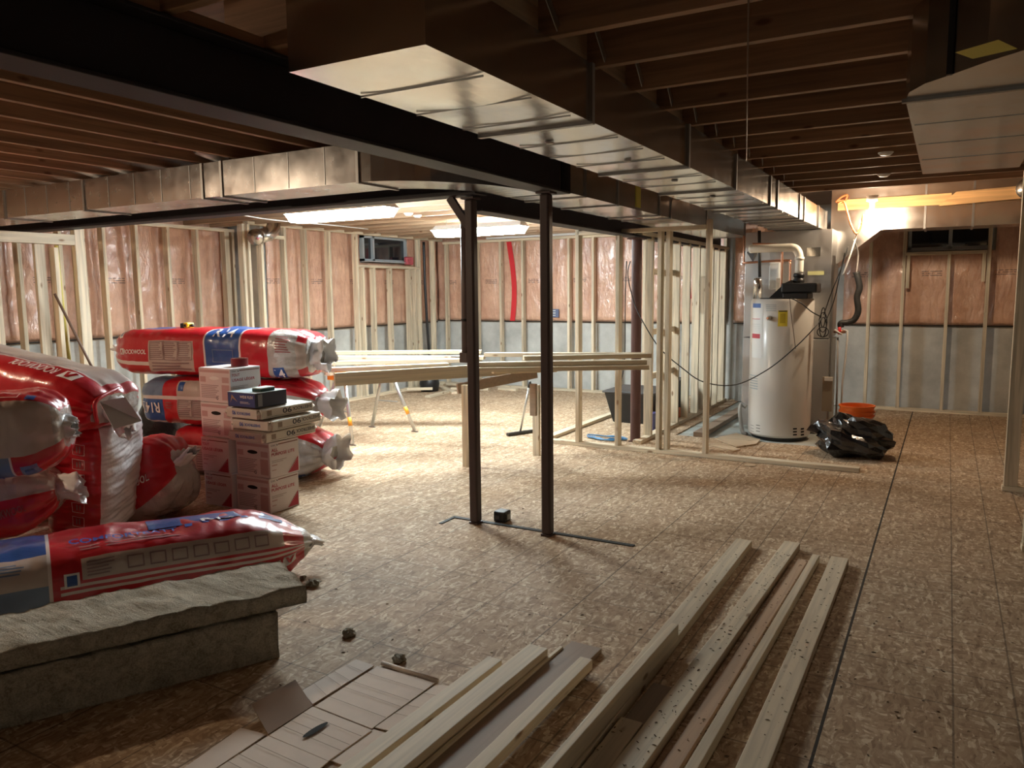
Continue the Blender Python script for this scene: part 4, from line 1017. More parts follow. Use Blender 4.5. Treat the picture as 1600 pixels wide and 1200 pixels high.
ftext(m, 'WIDE FLEX', o, u, Z, .45*W, .92*W, .62*bh, .80*bh, 1); m.quad(o, u, Z, .45*W, .75*W, .35*bh, .38*bh, 1); m.quad(o, u, Z, .45*W, .8*W, .27*bh, .29*bh, 1)
m.add([o+u*W*.1+Z*bh*.25, o+u*W*.16+Z*bh*.85, o+u*W*.36+Z*bh*.35, o+u*W*.18+Z*bh*.6], [(0,1,2,3)], 2)
m.build('front_print', [BB, WHITE, plain('tan_ink', (.35,.24,.14), .6)], rb)
m = MB().box((bx0-.001, by0-.001, zb+bh-.003), (bx1+.001, by1, zb+bh+.001)); m.build('lid', plain('pale_lid', (.42,.50,.52), .5), rb)
MB().box((bx1, by0+.02, zb+.01), (bx1+.0015, by0+.06, zb+bh-.01)).build('side_print', plain('grey_ink2', (.2,.22,.25), .5), rb)
o = MB().box((-4.26, 3.80, zb+bh+.0015), (-4.17, 3.93, zb+bh+.022)).build('sponge_block', [plain('dark_green_foam', (.02,.06,.05), .8)], bevel=.004)
rs = o; tag(rs, 'small dark green block with a pale top, lying on the blue box', 'block')
t = MB().box((-4.26, 3.80, zb+bh+.022), (-4.17, 3.93, zb+bh+.030)); t.build('pale_top', plain('pale_foam', (.6,.68,.66), .7), rs, bevel=.003)
# laser level on the top bag
q = bA.S(.355, .25); rl_ = empty('laser_level', (q.x, q.y, q.z)); tag(rl_, 'yellow and black laser level sitting on the topmost stacked bag', 'tool')
MB().box((q.x-.05, q.y-.035, q.z+.002), (q.x+.015, q.y+.035, q.z+.05)).build('grip_body', BLACK, rl_, bevel=.008)
MB().box((q.x+.0, q.y-.038, q.z+.008), (q.x+.055, q.y+.038, q.z+.056)).build('yellow_shell', YELLOW, rl_, bevel=.010)
MB().box((q.x+.012, q.y-.0415, q.z+.018), (q.x+.04, q.y-.038, q.z+.042)).build('window', BLACK, rl_, bevel=.003)
MB().tube([(q.x+.055, q.y, q.z+.03), (q.x+.085, q.y, q.z+.03)], .014, 12).build('lens_knob', BLACK, rl_, smooth=True)
# dark bag tarp in the gap between heap and stack
o = MB().tube([(-6.6, 4.75, .3), (-6.5, 4.7, .62), (-6.45, 4.65, .85)], [.20, .24, .12], 18, smooth=0).build('dark_sack', plain('black_sheet', (.015,.015,.017), .35, bump=.8, bscale=9, bdist=.03), smooth=True)
o.location.z = 0.001; tag(o, 'black sack in the gap left of the stacked red bags', 'sack')
# ================================================================== FOREGROUND LUMBER
def board(label, x0, y0, x1, y1, w_, z0, z1, mat=None, group='loose boards on the floor in the foreground', name='lumber_board', tilt=0):
    p = Vector((x0, y0, 0)); q = Vector((x1, y1, 0)); d = (q-p); L = d.length; c = (p+q)/2
    m = MB(); n = 26; rnd = random.Random(int(x0*1000)+int(w_*999)); e = []
    for i in range(n+1):
        t = -L/2+L*i/n
        for yy, zz in ((-w_/2, 0), (w_/2, 0), (w_/2, z1-z0), (-w_/2, z1-z0)):
            m.v.append(Vector((t, yy+rnd.uniform(-.0008,.0008), zz)))
    for i in range(n):
        for j in range(4): m.f.append([4*i+j, 4*(i+1)+j, 4*(i+1)+(j+1) % 4, 4*i+(j+1) % 4]); m.m.append(0)
    m.f.append([0,1,2,3]); m.m.append(0); m.f.append([4*n+3,4*n+2,4*n+1,4*n]); m.m.append(0)
    o = m.build(name, mat or WL, bevel=.0025, origin=(0,0,0)); o.location = (c.x, c.y, z0); o.rotation_euler = (tilt, 0, math.atan2(d.y, d.x))
    return tag(o, label, 'board', group)
YE = .95
board('pale board on the floor, rightmost of the foreground lumber', -.463, 4.583, -.478, YE, .092, .001, .039)
board('narrow pale board on edge, second from the right of the foreground lumber', -.585, 4.55, -.668, YE, .038, .001, .045)
board('reddish-brown board lying low against a narrow pale one, third from the right', -.650, 4.50, -.745, YE, .058, .001, .022, wood('reddish_board', (.50,.33,.21), 0, .75))
board('wide pale board dusted with chips, fourth from the right of the foreground lumber', -.745, 4.73, -.855, YE, .090, .001, .043)
board('longest pale board, reaching farthest left toward the columns', -1.008, 4.635, -1.004, YE, .094, .001, .045)
board('pale board standing on edge along the top of the longest one', -.962, 3.12, -1.015, YE, .032, .0465, .118, WL, tilt=0)
board('short pale board with split bark end, lying between two long boards', -.907, 2.45, -.915, 1.80, .082, .001, .036)
board('short brown offcut behind the short split board', -.897, 2.78, -.905, 2.47, .09, .001, .012, BROWNW)
board('wide smooth brown board, widest of the foreground lumber', -1.30, 2.94, -1.36, YE, .145, .001, .022, BROWNW)
board('rough-edged narrow board lying on the wide brown one', -1.215, 2.745, -1.235, YE, .055, .0235, .066)
board('pale knotty board with a dark shaded side, third from the left of the lumber', -1.44, 2.755, -1.50, YE, .090, .001, .062)
board('thin strip left against the wide brown board', -1.383, 2.86, -1.435, YE, .016, .001, .030)
board('leftmost pale board, its left edge lying beside the flattened cardboard', -1.568, 2.61, -1.625, YE, .068, .001, .042)
# ------------------------------------------------------------------ flattened cardboard box
CB = plain('cardboard_inside', (0.74, 0.62, 0.52), 0.8, vary=.10, vscale=14); CBD = plain('cardboard_shaded', (0.27, 0.17, 0.105), 0.8, vary=.1)  # darker brown paints the tilted flap's shading; crease lines share it
rc_ = empty('cardboard_box', (-1.9, 2.0, 0)); tag(rc_, 'flattened cardboard carton on the floor left of the lumber', 'cardboard')
def flap(px, z0, mat=CB, name='cardboard_flap', dz=None, lines=0):
    vs = [atz(x, y, z0) for x, y in px]
    if dz: vs = [Vector((v.x, v.y, v.z+d)) for v, d in zip(vs, dz)]
    m = MB().add(vs, [tuple(range(len(vs)))]); o = m.build(name, mat, rc_); s = o.modifiers.new('t', 'SOLIDIFY'); s.thickness = .004; s.offset = 1
    if lines:
        for k in range(1, lines+1):
            t = k/(lines+1)+.03*((k*7) % 3-1); a = vs[0].lerp(vs[3], t); b = vs[1].lerp(vs[2], t)
            if abs(vs[0].z-vs[1].z) < .01:
                MB().bar(a+Vector((0,0,.0045)), b+Vector((0,0,.0045)), .0014, .0006).build('crease', CBD, o)
    return o
flap([(589.5,1040.6),(679,1067),(581,1138),(492,1103)], .010, name='cardboard_panel', lines=4)
flap([(556,1030),(584.6,1039.6),(488.5,1100),(472,1079)], .008, lines=4)
flap([(682,1069),(702,1072),(611,1142),(586,1136)], .008, lines=3)
m = [(488.5,1104),(581,1140.6),(513,1188.6),(420.7,1149)]
flap(m, .010, name='cardboard_panel', lines=3)
flap([(583,1139),(609,1147),(545,1199),(515,1187)], .006)
flap([(488.5,1102.5),(419,1147),(394,1112.5),(462,1072.7)], .012, CBD, dz=(0,0,.03,.03))
flap([(419,1149.5),(513,1189.5),(424,1262),(328,1208)], .010, name='cardboard_panel', lines=3)
flap([(376,1137),(416,1147),(325,1208),(270,1212)], .006)
h = MB(); c = atz(493, 1140, .0155); u = (atz(513,1128,.0155)-atz(474,1152,.0155)); L_ = u.length/2; u.normalize(); v = Vector((-u.y, u.x, 0))
h.add([c+u*L_*cos(2*pi*k/20)+v*.014*sin(2*pi*k/20) for k in range(20)], [list(range(20))]); h.build('hand_hole', DARKGAP, rc_)
MB().tube([atz(597,1036,.012), atz(684,1064,.012)], .010, 10).build('rolled_edge', CB, rc_, smooth=True)
# ------------------------------------------------------------------ debris
for k, (x, y, s) in enumerate(((490, 915, .035), (545, 993, .03), (624, 1033, .028), (473, 905, .018))):
    c = atz(x, y, 0); m = MB(); n = 10
    for i in range(n+1):
        th = pi*i/n
        for j in range(14):
            ph = 2*pi*j/14; d = Vector((sin(th)*cos(ph), sin(th)*sin(ph), cos(th)*.55)); r = s*(1+.7*noise.noise(d*2.3+Vector((k*5,0,0))))
            q = c+d*r*Vector((1,1,1)).x+Vector((0,0,s*.5)); q.z = max(q.z, .002); m.v.append(q)
    for i in range(n):
        for j in range(14): m.f.append([i*14+j, (i+1)*14+j, (i+1)*14+(j+1) % 14, i*14+(j+1) % 14]); m.m.append(0)
    o = m.build('wool_scrap', WOOL); tag(o, ['torn tuft of wool on the floor right of the batts', 'small wool tuft on the floor between the batts and the columns', 'small wool tuft just behind the flattened cardboard', 'tiny wool crumb next to the end of the batts'][k], 'wool scrap')
rnd = random.Random(3); m = MB(); m2 = MB()
def chip(mm, x, y, z, s):
    a = rnd.uniform(0, 6.3); l = s*rnd.uniform(.6, 2.2); t = s*rnd.uniform(.25, .6)
    u = Vector((cos(a), sin(a), 0))*l; v = Vector((-sin(a), cos(a), 0))*t
    c = Vector((x, y, z)); mm.add([c-u-v, c+u-v*.4, c+u*.8+v, c-u*.7+v, c-u*.2+Vector((0,0,s*.5)), c+u*.3+Vector((0,0,s*.6))], [(0,1,5,4), (1,2,5), (2,3,4,5), (3,0,4)])
for k in range(1500):
    x = rnd.uniform(-3.0, .45); y = rnd.uniform(1.6, 7.0)
    if rnd.random() < .55: x = rnd.gauss(-.9, .8); y = rnd.gauss(3.2, 1.3)
    if x > .4 or y < 1.2 or y > 8: continue
    chip(m if rnd.random() < .7 else m, x, y, .001, rnd.uniform(.002, .0055))
tag(m.build('sawdust_chips', plain('dark_chip', (.11,.065,.035), .9)), 'dark wood chips and dust strewn over the floor', 'chips', kind='stuff')
m = MB()
for k in range(520):
    t = rnd.random(); y = 1.4+3.1*t; b_ = rnd.choice([(-.463-.0041*(4.58-y), .036, .040), (-.745-.029*(4.73-y), .036, .044), (-.642-.0225*(4.5-y), .028, .023), (-.745-.029*(4.73-y), .036, .044), (-1.006, .038, .046), (-.935-.054*(2.52-y), .036, .037)])
    if b_[2] == .037 and y > 2.5: continue
    chip(m, b_[0]+rnd.uniform(-1, 1)*b_[1], y, b_[2], rnd.uniform(.002, .005))
tag(m.build('sawdust_chips', plain('dark_chip', (.11,.065,.035))), 'wood chips lying on the foreground boards', 'chips', kind='stuff')
# ================================================================== LUMBER TABLE AND SAWHORSES
def vb(label, a, b, z, w_, h_, mat=WL, name='lumber_board', group='boards stacked on the sawhorses'):
    p = atz(a[0], a[1], z); q = atz(b[0], b[1], z); return board(label, p.x, p.y, q.x, q.y, w_, z-h_, z, mat, group, name)
sh = empty('sawhorse', (-5.47, 6.45, 0)); tag(sh, 'folding metal sawhorse with orange brackets, left under the lumber', 'sawhorse')
ZR = .775
for (fx, fy, tx, ty) in ((-5.27, 5.98, -5.42, 6.06), (-5.90, 6.10, -5.50, 6.06), (-5.16, 6.90, -5.42, 6.80), (-5.79, 6.92, -5.50, 6.80)):
    l = MB().tube([(tx, ty, ZR-.05), (fx, fy, .02)], .019, 12).build('leg', ZINC, sh, smooth=True)
    MB().tube([(fx-.05*(1 if fx < -5.5 else -1)*0-.045, fy, .008), (fx+.045, fy, .008)], .008, 8).build('foot', SEAM, l)
    c = Vector((tx, ty, ZR-.05)).lerp(Vector((fx, fy, .02)), .62)
    if fx > -5.6:
        e = MB().tube([c, c+(Vector((fx,fy,.02))-c).normalized()*.09], .0215, 12).build('orange_label', BORANGE, l, smooth=True)
for y in (6.02, 6.85):
    MB().bar((-5.36, y, .34), (-5.62, y, .34), .02, .012).build('cross_strap', ZINC, sh)
MB().box((-5.50, 5.85, ZR-.045), (-5.42, 7.05, ZR)).build('rail', WY, sh)
for y in (5.98, 6.80): MB().box((-5.53, y-.06, ZR-.10), (-5.39, y+.08, ZR+.015)).build('bracket', BORANGE, sh, bevel=.008)
s2 = empty('sawhorse', (-3.85, 6.2, 0)); tag(s2, 'wooden trestle under the right half of the lumber, its post behind the near left column', 'sawhorse')
pa = Vector((-3.68, 5.70, 0)); MB().box((pa.x-.045, pa.y-.02, .001), (pa.x+.045, pa.y+.018, .74)).build('leg', WZ, s2)
p = atz(718, 597, .80); q = atz(838, 583, .80); MB().bar(pa+Vector((-.1,0,.70)), q, .038, .088).build('rail', BROWNW, s2)
p3 = q.lerp(pa+Vector((0,0,.70)), .03); MB().box((p3.x-.04, p3.y-.02, .40), (p3.x+.02, p3.y+.02, .70)).build('cleat', BROWNW, s2)
pq = Vector((p3.x-.02, p3.y+.1, 0)); MB().box((pq.x-.045, pq.y-.02, .001), (pq.x+.02, pq.y+.018, .68)).build('leg', WZ, s2)
vb('long pale plank along the front edge of the lumber on the left sawhorse', (522, 583), (813, 566), .90, .04, .11)
zt = .875; zr = .93
vb('pale board at the back left of the sawhorse lumber, top layer', (478, 549), (752, 547), zt, .14, .038)
vb('pale board second from the back on the left sawhorse', (470, 556), (757, 556), zt, .14, .038)
vb('pale board third from the back on the left sawhorse', (470, 565), (730, 560), zt, .12, .038)
vb('pale board next behind the front plank on the left sawhorse', (500, 575), (700, 567), zt, .10, .038)
vb('pale board with its cut end just right of the near left column', (757, 551), (1012, 551), zr+.038, .09, .038)
vb('pale board on top of the right stack, its end overhanging beside the red-brown post', (818, 556), (1016, 552), zr+.078, .09, .038)
vb('pale board in the middle of the right stack on the trestle', (730, 566), (1009, 562), zr+.038, .09, .038)
vb('lowest pale board of the right stack on the trestle', (735, 574), (1012, 570), zr-.002, .13, .036)
vb('short pale board sloping forward beneath the right stack', (770, 580), (868, 577), zr-.04, .10, .02)
rp_ = MB().box((-4.55, 6.75, zt+.001), (-4.30, 6.77, zt+.010)).build('pencil_marker', BLACK); tag(rp_, 'small dark marker lying on the sawhorse lumber', 'marker')
# scraps at the far wall
for k, (a, b) in enumerate((((640,606),(690,600)), ((636,612),(676,611)), ((678,600),(710,614)), ((700,603),(735,606)), ((668,620),(700,612)), ((705,607),(764,608)), ((780,607),(808,609)))):
    p = atz(*a, .02); q = atz(*b, .02); z = .002+.04*(k % 2 if k < 4 else 0)
    board('pale offcut in the scrap pile by the far corner, %s from the left' % ORD[k], p.x, p.y, q.x, q.y, .09, z, z+.036, WL, 'offcuts at the far wall', 'wood_offcut')
o = MB().box((-7.28, 9.95, .002), (-7.1, 10.2, .30)); 
o = MB().lathe([(0, 0), (.14, .0), (.16, .12), (.13, .26), (.05, .30), (0, .3)], (-7.15, 9.98, .42), 20).build('coiled_hose', BLACK, smooth=True); o.location.z = .002
tag(o, 'dark round object on the floor by the far left wall under the boards', 'hose')
# push tool
pt = empty('floor_squeegee', tuple(atz(812, 676, 0))); tag(pt, 'long-handled T-shaped floor tool standing beside the right near column', 'floor tool')
a = atz(793, 679, .02); b = atz(833, 673, .02); c = (a+b)/2; MB().bar(a, b, .05, .03).build('head', BLACK, pt, bevel=.005)
t = aty(828, 596, c.y+.05); MB().tube([c+Vector((0,0,.02)), t], .012, 10).build('handle', ZINC, pt, smooth=True); MB().tube([c.lerp(t, .88), t], .016, 10).build('grip', BLACK, pt, smooth=True)

# ================================================================== UTILITY CORNER
TX, TY, TR, THH = -1.505, 8.43, .315, 1.455
tk = empty('water_heater', (TX, TY, 0)); tag(tk, 'tall white cylindrical water heater with yellow sticker', 'water heater')
TANKM = plain('tank_enamel', (0.66, 0.63, 0.58), 0.3, coat=.3)
MB().lathe([(0, .03), (TR-.02, .03), (TR, .05), (TR, THH-.025), (TR-.015, THH), (0, THH)], (TX, TY, 0), 72).build('tank', TANKM, tk, smooth=True).modifiers.new('e', 'EDGE_SPLIT').split_angle = radians(40)
MB().lathe([(0, .001), (TR-.04, .001), (TR-.04, .03), (0, .03)], (TX, TY, 0), 40).build('base_ring', BLACK, tk)
def onT(px, py): # angle and height on the tank seen at a pixel
    d = ray(px, py); A = d.x**2+d.y**2; B = 2*(d.x*(-TX)+d.y*(-TY)); C_ = TX*TX+TY*TY-TR*TR; t = (-B-math.sqrt(max(0, B*B-4*A*C_)))/(2*A)
    p = CAM+d*t; return math.atan2(p.y-TY, p.x-TX), p.z
def decal(x0, y0, x1, y1, mat, name, r=.0015, parent=None):
    a0, z0 = onT(x0, y0); a1, z1 = onT(x1, y1)
    if a0 > 0: a0 -= 2*pi
    if a1 > 0: a1 -= 2*pi
    n = 8; vs = []
    for i in range(n+1):
        a = a0+(a1-a0)*i/n
        for z in (z0, z1): vs.append((TX+(TR+r)*cos(a), TY+(TR+r)*sin(a), z))
    return MB().add(vs, [(2*i, 2*i+1, 2*i+3, 2*i+2) for i in range(n)]).build(name, mat, parent or tk)
YL = plain('yellow_sticker_paper', (.72,.58,.05), .5); BLK = plain('blue_label', (.08,.16,.42), .5); RL = plain('red_label', (.5,.06,.08), .5); LG = plain('label_grey_lines', (.35,.40,.42), .5); LW = plain('label_white', (.74,.74,.72), .4)
yl = decal(1216, 485, 1230, 510, YL, 'yellow_sticker'); decal(1217, 485.5, 1230, 487, INKK, 'sticker_heading', .003, yl); decal(1219, 490, 1227, 505, plain('dark_yellow', (.5,.38,.03), .5), 'sticker_text', .003, yl)
lb = decal(1177, 474, 1190, 560, LW, 'instruction_label')
decal(1177, 474, 1189, 481, BLK, 'blue_heading', .003, lb); decal(1176, 497.5, 1188, 499, RL, 'red_rule', .003, lb); decal(1176, 521, 1187.5, 529, RL, 'red_heading', .003, lb)
for k in range(5): decal(1176.5, 506+3*k, 1188, 507+3*k, LG, 'text_line', .003, lb)
for k in range(6): decal(1172, 586+4*k, 1184, 587+4*k, LG, 'text_line', .002)
for k in range(4): decal(1197, 476+3*k, 1213, 477+3*k, LG, 'text_line', .002)
for x in (1173, 1181.5, 1239, 1251):
    for k in range(3): decal(x, 663.5+4.6*k+(x > 1200)*5.5, x+(6 if 1175 < x < 1245 else 5), 665.5+4.6*k+(x > 1200)*5.5, DARKGAP, 'vent_slot', .002)
a, z = onT(1203, 497); c = Vector((TX+TR*cos(a), TY+TR*sin(a), z)); dn = Vector((cos(a), sin(a), 0)); vv = MB().tube([c, c+dn*.05], [.024, .020], 16).build('relief_port', ZINC, tk, smooth=True)
MB().tube([c+dn*.05, c+dn*.065], .012, 12).build('brass_plug', COPPER, vv)
# blower on top
bl = empty('blower', (TX+.08, TY-.05, THH)); bl.parent = tk; bl.location = (.08, -.05, THH)
x0 = aty(1226, 460, TY-.1).x; x1 = aty(1262, 460, TY-.1).x
MB().box((x0, TY-.22, THH+.001), (x1+.02, TY+.12, THH+.06)).build('blower_base', BLACK, bl, bevel=.01)
MB().box((x0-.02, TY-.20, THH+.06), (x1+.10, TY+.10, THH+.16)).build('blower_cover', BLACK, bl, bevel=.015)
MB().add([(x0-.16, TY-.12, THH+.002), (x0, TY-.12, THH+.002), (x0+.06, TY-.12, THH+.19), (x0-.0, TY-.12, THH+.16), (x0-.16, TY+.05, THH+.002), (x0, TY+.05, THH+.002), (x0+.06, TY+.05, THH+.19), (x0, TY+.05, THH+.16)], [(0,1,2,3),(7,6,5,4),(0,4,5,1),(1,5,6,2),(2,6,7,3),(3,7,4,0)]).build('blower_inlet', BLACK, bl)
MB().lathe([(0, 0), (.15, 0), (.15, .012), (0, .012)], (TX-.05, TY-.12, THH+.001), 28).build('flange', BLACK, bl)
px_ = aty(1248, 440, TY).x
MB().lathe([(.052, .16), (.055, .17), (.055, .20), (.048, .205), (.048, .22), (.056, .225), (.056, .255), (.045, .26)], (px_, TY, THH), 24).build('rubber_coupling', BLACK, bl, smooth=True)
vp = empty('vent_pipe', (px_, TY, THH+.26)); tag(vp, 'white plastic vent pipe bending left above the water heater', 'pipe')
zp = aty(1200, 388, TY).z; xl = aty(1171, 390, TY).x
pts = [(px_, TY, THH+.262), (px_, TY, zp-.12), (px_-.015, TY, zp-.05), (px_-.05, TY, zp-.01), (px_-.12, TY, zp), (-1.70, TY, zp), (xl, TY+.05, zp)]
MB().tube(pts, .042, 16, smooth=4).build('pipe_run', PVC, vp, smooth=True)
MB().tube([(px_, TY, zp-.13), (px_, TY, zp-.10)], .048, 16).build('collar', PVC, vp, smooth=True)
def cable(name, label, cat, pts, r, mat, sm=6, n=8, group=None):
    o = MB().tube(pts, r, n, smooth=sm).build(name, mat, smooth=True); return tag(o, label, cat, group)
cable('copper_pipe', 'copper pipe running right then down to the heater top, upper one', 'pipe', [aty(1176, 381, 8.5), aty(1215, 382, 8.5), aty(1222, 385, 8.5), aty(1222, 400, 8.5), (aty(1221, 440, 8.5).x, 8.5, THH+.003)], .011, COPPER)
cable('copper_pipe', 'copper pipe running right then down behind the blower, lower one', 'pipe', [aty(1160, 411, 8.65), aty(1228, 407, 8.65), aty(1234, 410, 8.65), aty(1234.5, 420, 8.65), (aty(1235, 440, 8.65).x, 8.65, THH+.003)], .012, COPPER)
cable('iron_pipe', 'black vertical pipe above the small silver tank left of the heater', 'pipe', [(aty(1187, 340, 8.62).x, 8.62, 2.18), (aty(1187, 435, 8.62).x, 8.62, aty(1187, 433, 8.62).z)], .017, CORD, 0)
MBX = aty(1184, 450, 8.62); o = MB().lathe([(0,0), (.05, 0), (.05, .20), (.04, .22), (0, .22)], (MBX.x, 8.62, THH), 24).build('silver_cylinder', sheet_metal('chrome', (.7,.7,.7), .15, .1), smooth=True); o.location.z = THH+.002; tag(o, 'small shiny metal cylinder on the left of the heater top', 'cylinder')
cable('copper_riser', 'thin copper pipes rising to the ceiling left of the vent pipe', 'pipe', [(aty(1163, 345, 9.0).x, 9.0, 2.16), (aty(1163, 412, 9.0).x, 9.0, aty(1163, 412, 9.0).z), aty(1173, 411, 8.85)], .011, COPPER)
p = aty(1202, 410, 8.70); q = aty(1217, 452, 8.70)
ft = empty('water_filter', (p.x, 8.7, q.z)); tag(ft, 'white box with a small sticker between pipes and cabinet', 'box'); MB().box((p.x, 8.70, q.z), (q.x, 8.768, p.z)).build('case', plain('pale_blue_white', (.62,.66,.68), .4), ft, bevel=.01)
MB().box((q.x-.03, 8.685, q.z-.06), (q.x+.01, 8.70, q.z+.12)).build('side_tube', PVC, ft, bevel=.004)
p = aty(1211, 405, 8.765); q = aty(1224, 412, 8.765); o = MB().box((p.x, 8.765, q.z), (q.x, 8.778, p.z)).build('warning_sticker', plain('red_white', (.6,.35,.3), .5)); tag(o, 'small pinkish sticker on the furnace cabinet behind the copper pipes', 'sticker')
# dark fittings bundle hanging below the duct
p = aty(1177, 395, 8.8); o = MB().add([p+Vector(v) for v in ((-.10,0,.02),(.07,0,.08),(.08,.06,-.02),(-.02,.03,-.22),(-.09,.05,-.06),(.02,-.04,-.02))], [(0,5,1),(1,5,2),(2,5,3),(3,5,0),(0,4,3),(1,2,3,4),(0,1,4)]).build('hanging_cloth', plain('dark_cloth', (.06,.055,.055), .8)); tag(o, 'dark hanging scrap under the left end of the vent pipe', 'cloth')
# cords
cable('power_cord', 'black cord sagging from the red-brown post to the coil on the cabinet side', 'cord',
      [aty(985, 408, 7.38), aty(981, 430, 7.38), aty(990, 470, 7.38), aty(1003, 500, 7.3), aty(1030, 543, 7.25), aty(1066, 575, 7.25), aty(1100, 597, 7.3), aty(1150, 601, 7.6), aty(1200, 577, 7.95), aty(1240, 545, 8.03), aty(1270, 515, 8.1), aty(1284, 497, 8.3)], .0055, CORD)
cable('power_cord', 'black cord running down the left of the red-brown post to the floor', 'cord', [aty(979, 408, 7.38), aty(977, 470, 7.36), aty(976, 560, 7.36), aty(970, 600, 7.3), aty(966, 640, 7.3), atz(962, 683, .01), atz(940, 686, .01)], .0055, CORD)
cable('power_cord', 'black cord from the blower up over the heater to the coil', 'cord', [aty(1236, 466, 8.14), aty(1252, 474, 8.15), aty(1268, 487, 8.2), aty(1283, 495, 8.3)], .006, CORD)
cable('power_cord', 'thin cord hanging down the front of the heater', 'cord', [aty(1234, 467, 8.13), aty(1236, 490, 8.12), aty(1240, 520, 8.125), aty(1243, 545, 8.13)], .004, plain('brown_cord', (.16,.11,.08), .5))
m = MB()
for k in range(4):
    c = aty(1286, 496+3*k, 8.35); w_ = .03+.008*k
    m.tube([c+Vector((w_*sin(t)*(1 if k % 2 else .7), .004*k, .10*cos(t)*(1 if k < 3 else .5)-.03*k)) for t in [2*pi*i/16 for i in range(17)]], .005, 6)
o = m.build('cord_coil', CORD, smooth=True); tag(o, 'tied coil of black cord hanging at the right of the heater', 'cord'); o['kind'] = ''
del o['kind']
cable('power_cord', 'black cord rising from the coil to the duct above', 'cord', [aty(1287, 492, 8.38), aty(1300, 455, 8.4), aty(1316, 415, 8.45), aty(1325, 385, 8.5)], .005, CORD)
cable('power_cord', 'second black cord rising steeply beside the cabinet corner', 'cord', [aty(1291, 500, 8.40), aty(1303, 470, 8.45), aty(1312, 430, 8.45), aty(1320, 395, 8.5)], .005, CORD)
cable('white_cable', 'white cable slanting down past the furnace plenum', 'cable', [aty(1345, 345, 8.6), aty(1337, 372, 8.6), aty(1328, 400, 8.6), aty(1317, 430, 8.62)], .008, WHITE)
cable('extension_cord', 'orange cord looping below the ceiling left of the bare bulb', 'cord', [aty(1309, 318, 8.5), aty(1318, 315, 8.5), aty(1324, 332, 8.52), aty(1330, 352, 8.54), aty(1338, 365, 8.56), aty(1345, 355, 8.56), aty(1349, 335, 8.5)], .010, plain('orange_cord', (.8,.22,.07), .4))
cable('extension_cord', 'short loop of orange cord lying on the plank beside the bulb', 'cord', [aty(1306, 316, 9.135), aty(1315, 308, 9.135), aty(1324, 305, 9.135), aty(1320, 314, 9.135), aty(1310, 318, 9.135)], .010, plain('orange_cord', (.8,.22,.07), .4))
cable('drain_hose', 'black ribbed hose curving down to the red valve right of the cabinet', 'hose', [aty(1338, 425, 9.0), aty(1343, 448, 9.0), aty(1339, 465, 9.0), aty(1341, 485, 9.0), aty(1335, 499, 9.0), aty(1325, 504, 9.0), aty(1314, 505, 9.0), aty(1314, 512, 9.0)], .032, plain('hose_black', (.03,.03,.03), .45, bump=.4, bscale=40))
cable('hose_lead', 'grey cable running up from the black hose to the duct', 'cable', [aty(1338, 428, 9.0), aty(1341, 400, 9.0), aty(1338, 385, 8.9), aty(1334, 375, 8.8)], .008, plain('grey_cable', (.3,.28,.26), .5))
vl = empty('valve', tuple(aty(1312, 524, 8.98))); tag(vl, 'small red and white valve below the black hose', 'valve'); c = aty(1312, 518, 8.98)
MB().tube([c+Vector((-.06,0,0)), c+Vector((.06,0,0))], .018, 12).build('body', COPPER, vl, smooth=True); MB().tube([c+Vector((0,-.02,-.03)), c+Vector((0,-.02,.05))], .016, 12).build('red_knob', REDTAPE, vl, smooth=True)
MB().tube([c+Vector((-.05,-.03,.02)), c+Vector((.03,-.03,-.03))], .010, 8).build('white_lever', WHITE, vl, smooth=True)
cable('white_pipe', 'thin white pipe going down from the valve to the floor', 'pipe', [aty(1318, 516, 8.98), aty(1324, 517, 8.98), aty(1324, 530, 8.98), aty(1321, 560, 8.98), aty(1316, 600, 8.98), (aty(1314, 640, 8.98).x, 8.98, .01)], .010, WHITE, 0)
cable('white_pipe', 'thin grey pipe down the cabinet edge left of the white one', 'pipe', [aty(1309, 527, 8.98), aty(1308, 600, 8.98), (aty(1307, 640, 8.98).x, 8.98, .01)], .010, plain('grey_cable', (.3,.28,.26)), 0)
cable('ceiling_wire', 'thin wire crossing the joists above the right side', 'wire', [atz(1170, -30, JZ-.004), atz(1166, 262, JZ-.004)], .003, plain('wire_brown', (.22,.14,.10), .6), 0, 6)
# trash bag
tb = []
m = MB(); c0 = Vector((-.72, 7.74, 0)); nu, nv = 15, 22
for i in range(nu+1):
    th = pi*i/nu
    for j in range(nv):
        ph = 2*pi*j/nv; d = Vector((sin(th)*cos(ph), sin(th)*sin(ph), cos(th)))
        a = d.x*cos(-.2)-d.y*sin(-.2)
        r = 1.05+.35*noise.noise(d*1.9+Vector((3,1,0)))+.22*noise.noise(d*4.1)+.08*noise.noise(d*9)
        q = c0+Vector((d.x*.33*r, d.y*.25*r, .150+d.z*.178*r+ .05*max(0, -d.x)*max(0, 1-abs(d.z))))
        if d.z > .2: q.x -= .06*d.z; q.z += .05*d.z**3
        q.z = max(q.z, .003); m.v.append(q)
for i in range(nu):
    for j in range(nv): m.f.append([i*nv+j, (i+1)*nv+j, (i+1)*nv+(j+1) % nv, i*nv+(j+1) % nv]); m.m.append(0)
TB = plain('black_bag_film', (.010,.010,.011), .22, coat=.6, bump=.6, bscale=9, bdist=.02)
tbr = empty('trash_bag', tuple(c0)); tag(tbr, 'crumpled black rubbish bag on the floor in front of the orange bucket', 'rubbish bag'); m.build('bag_body', TB, tbr)
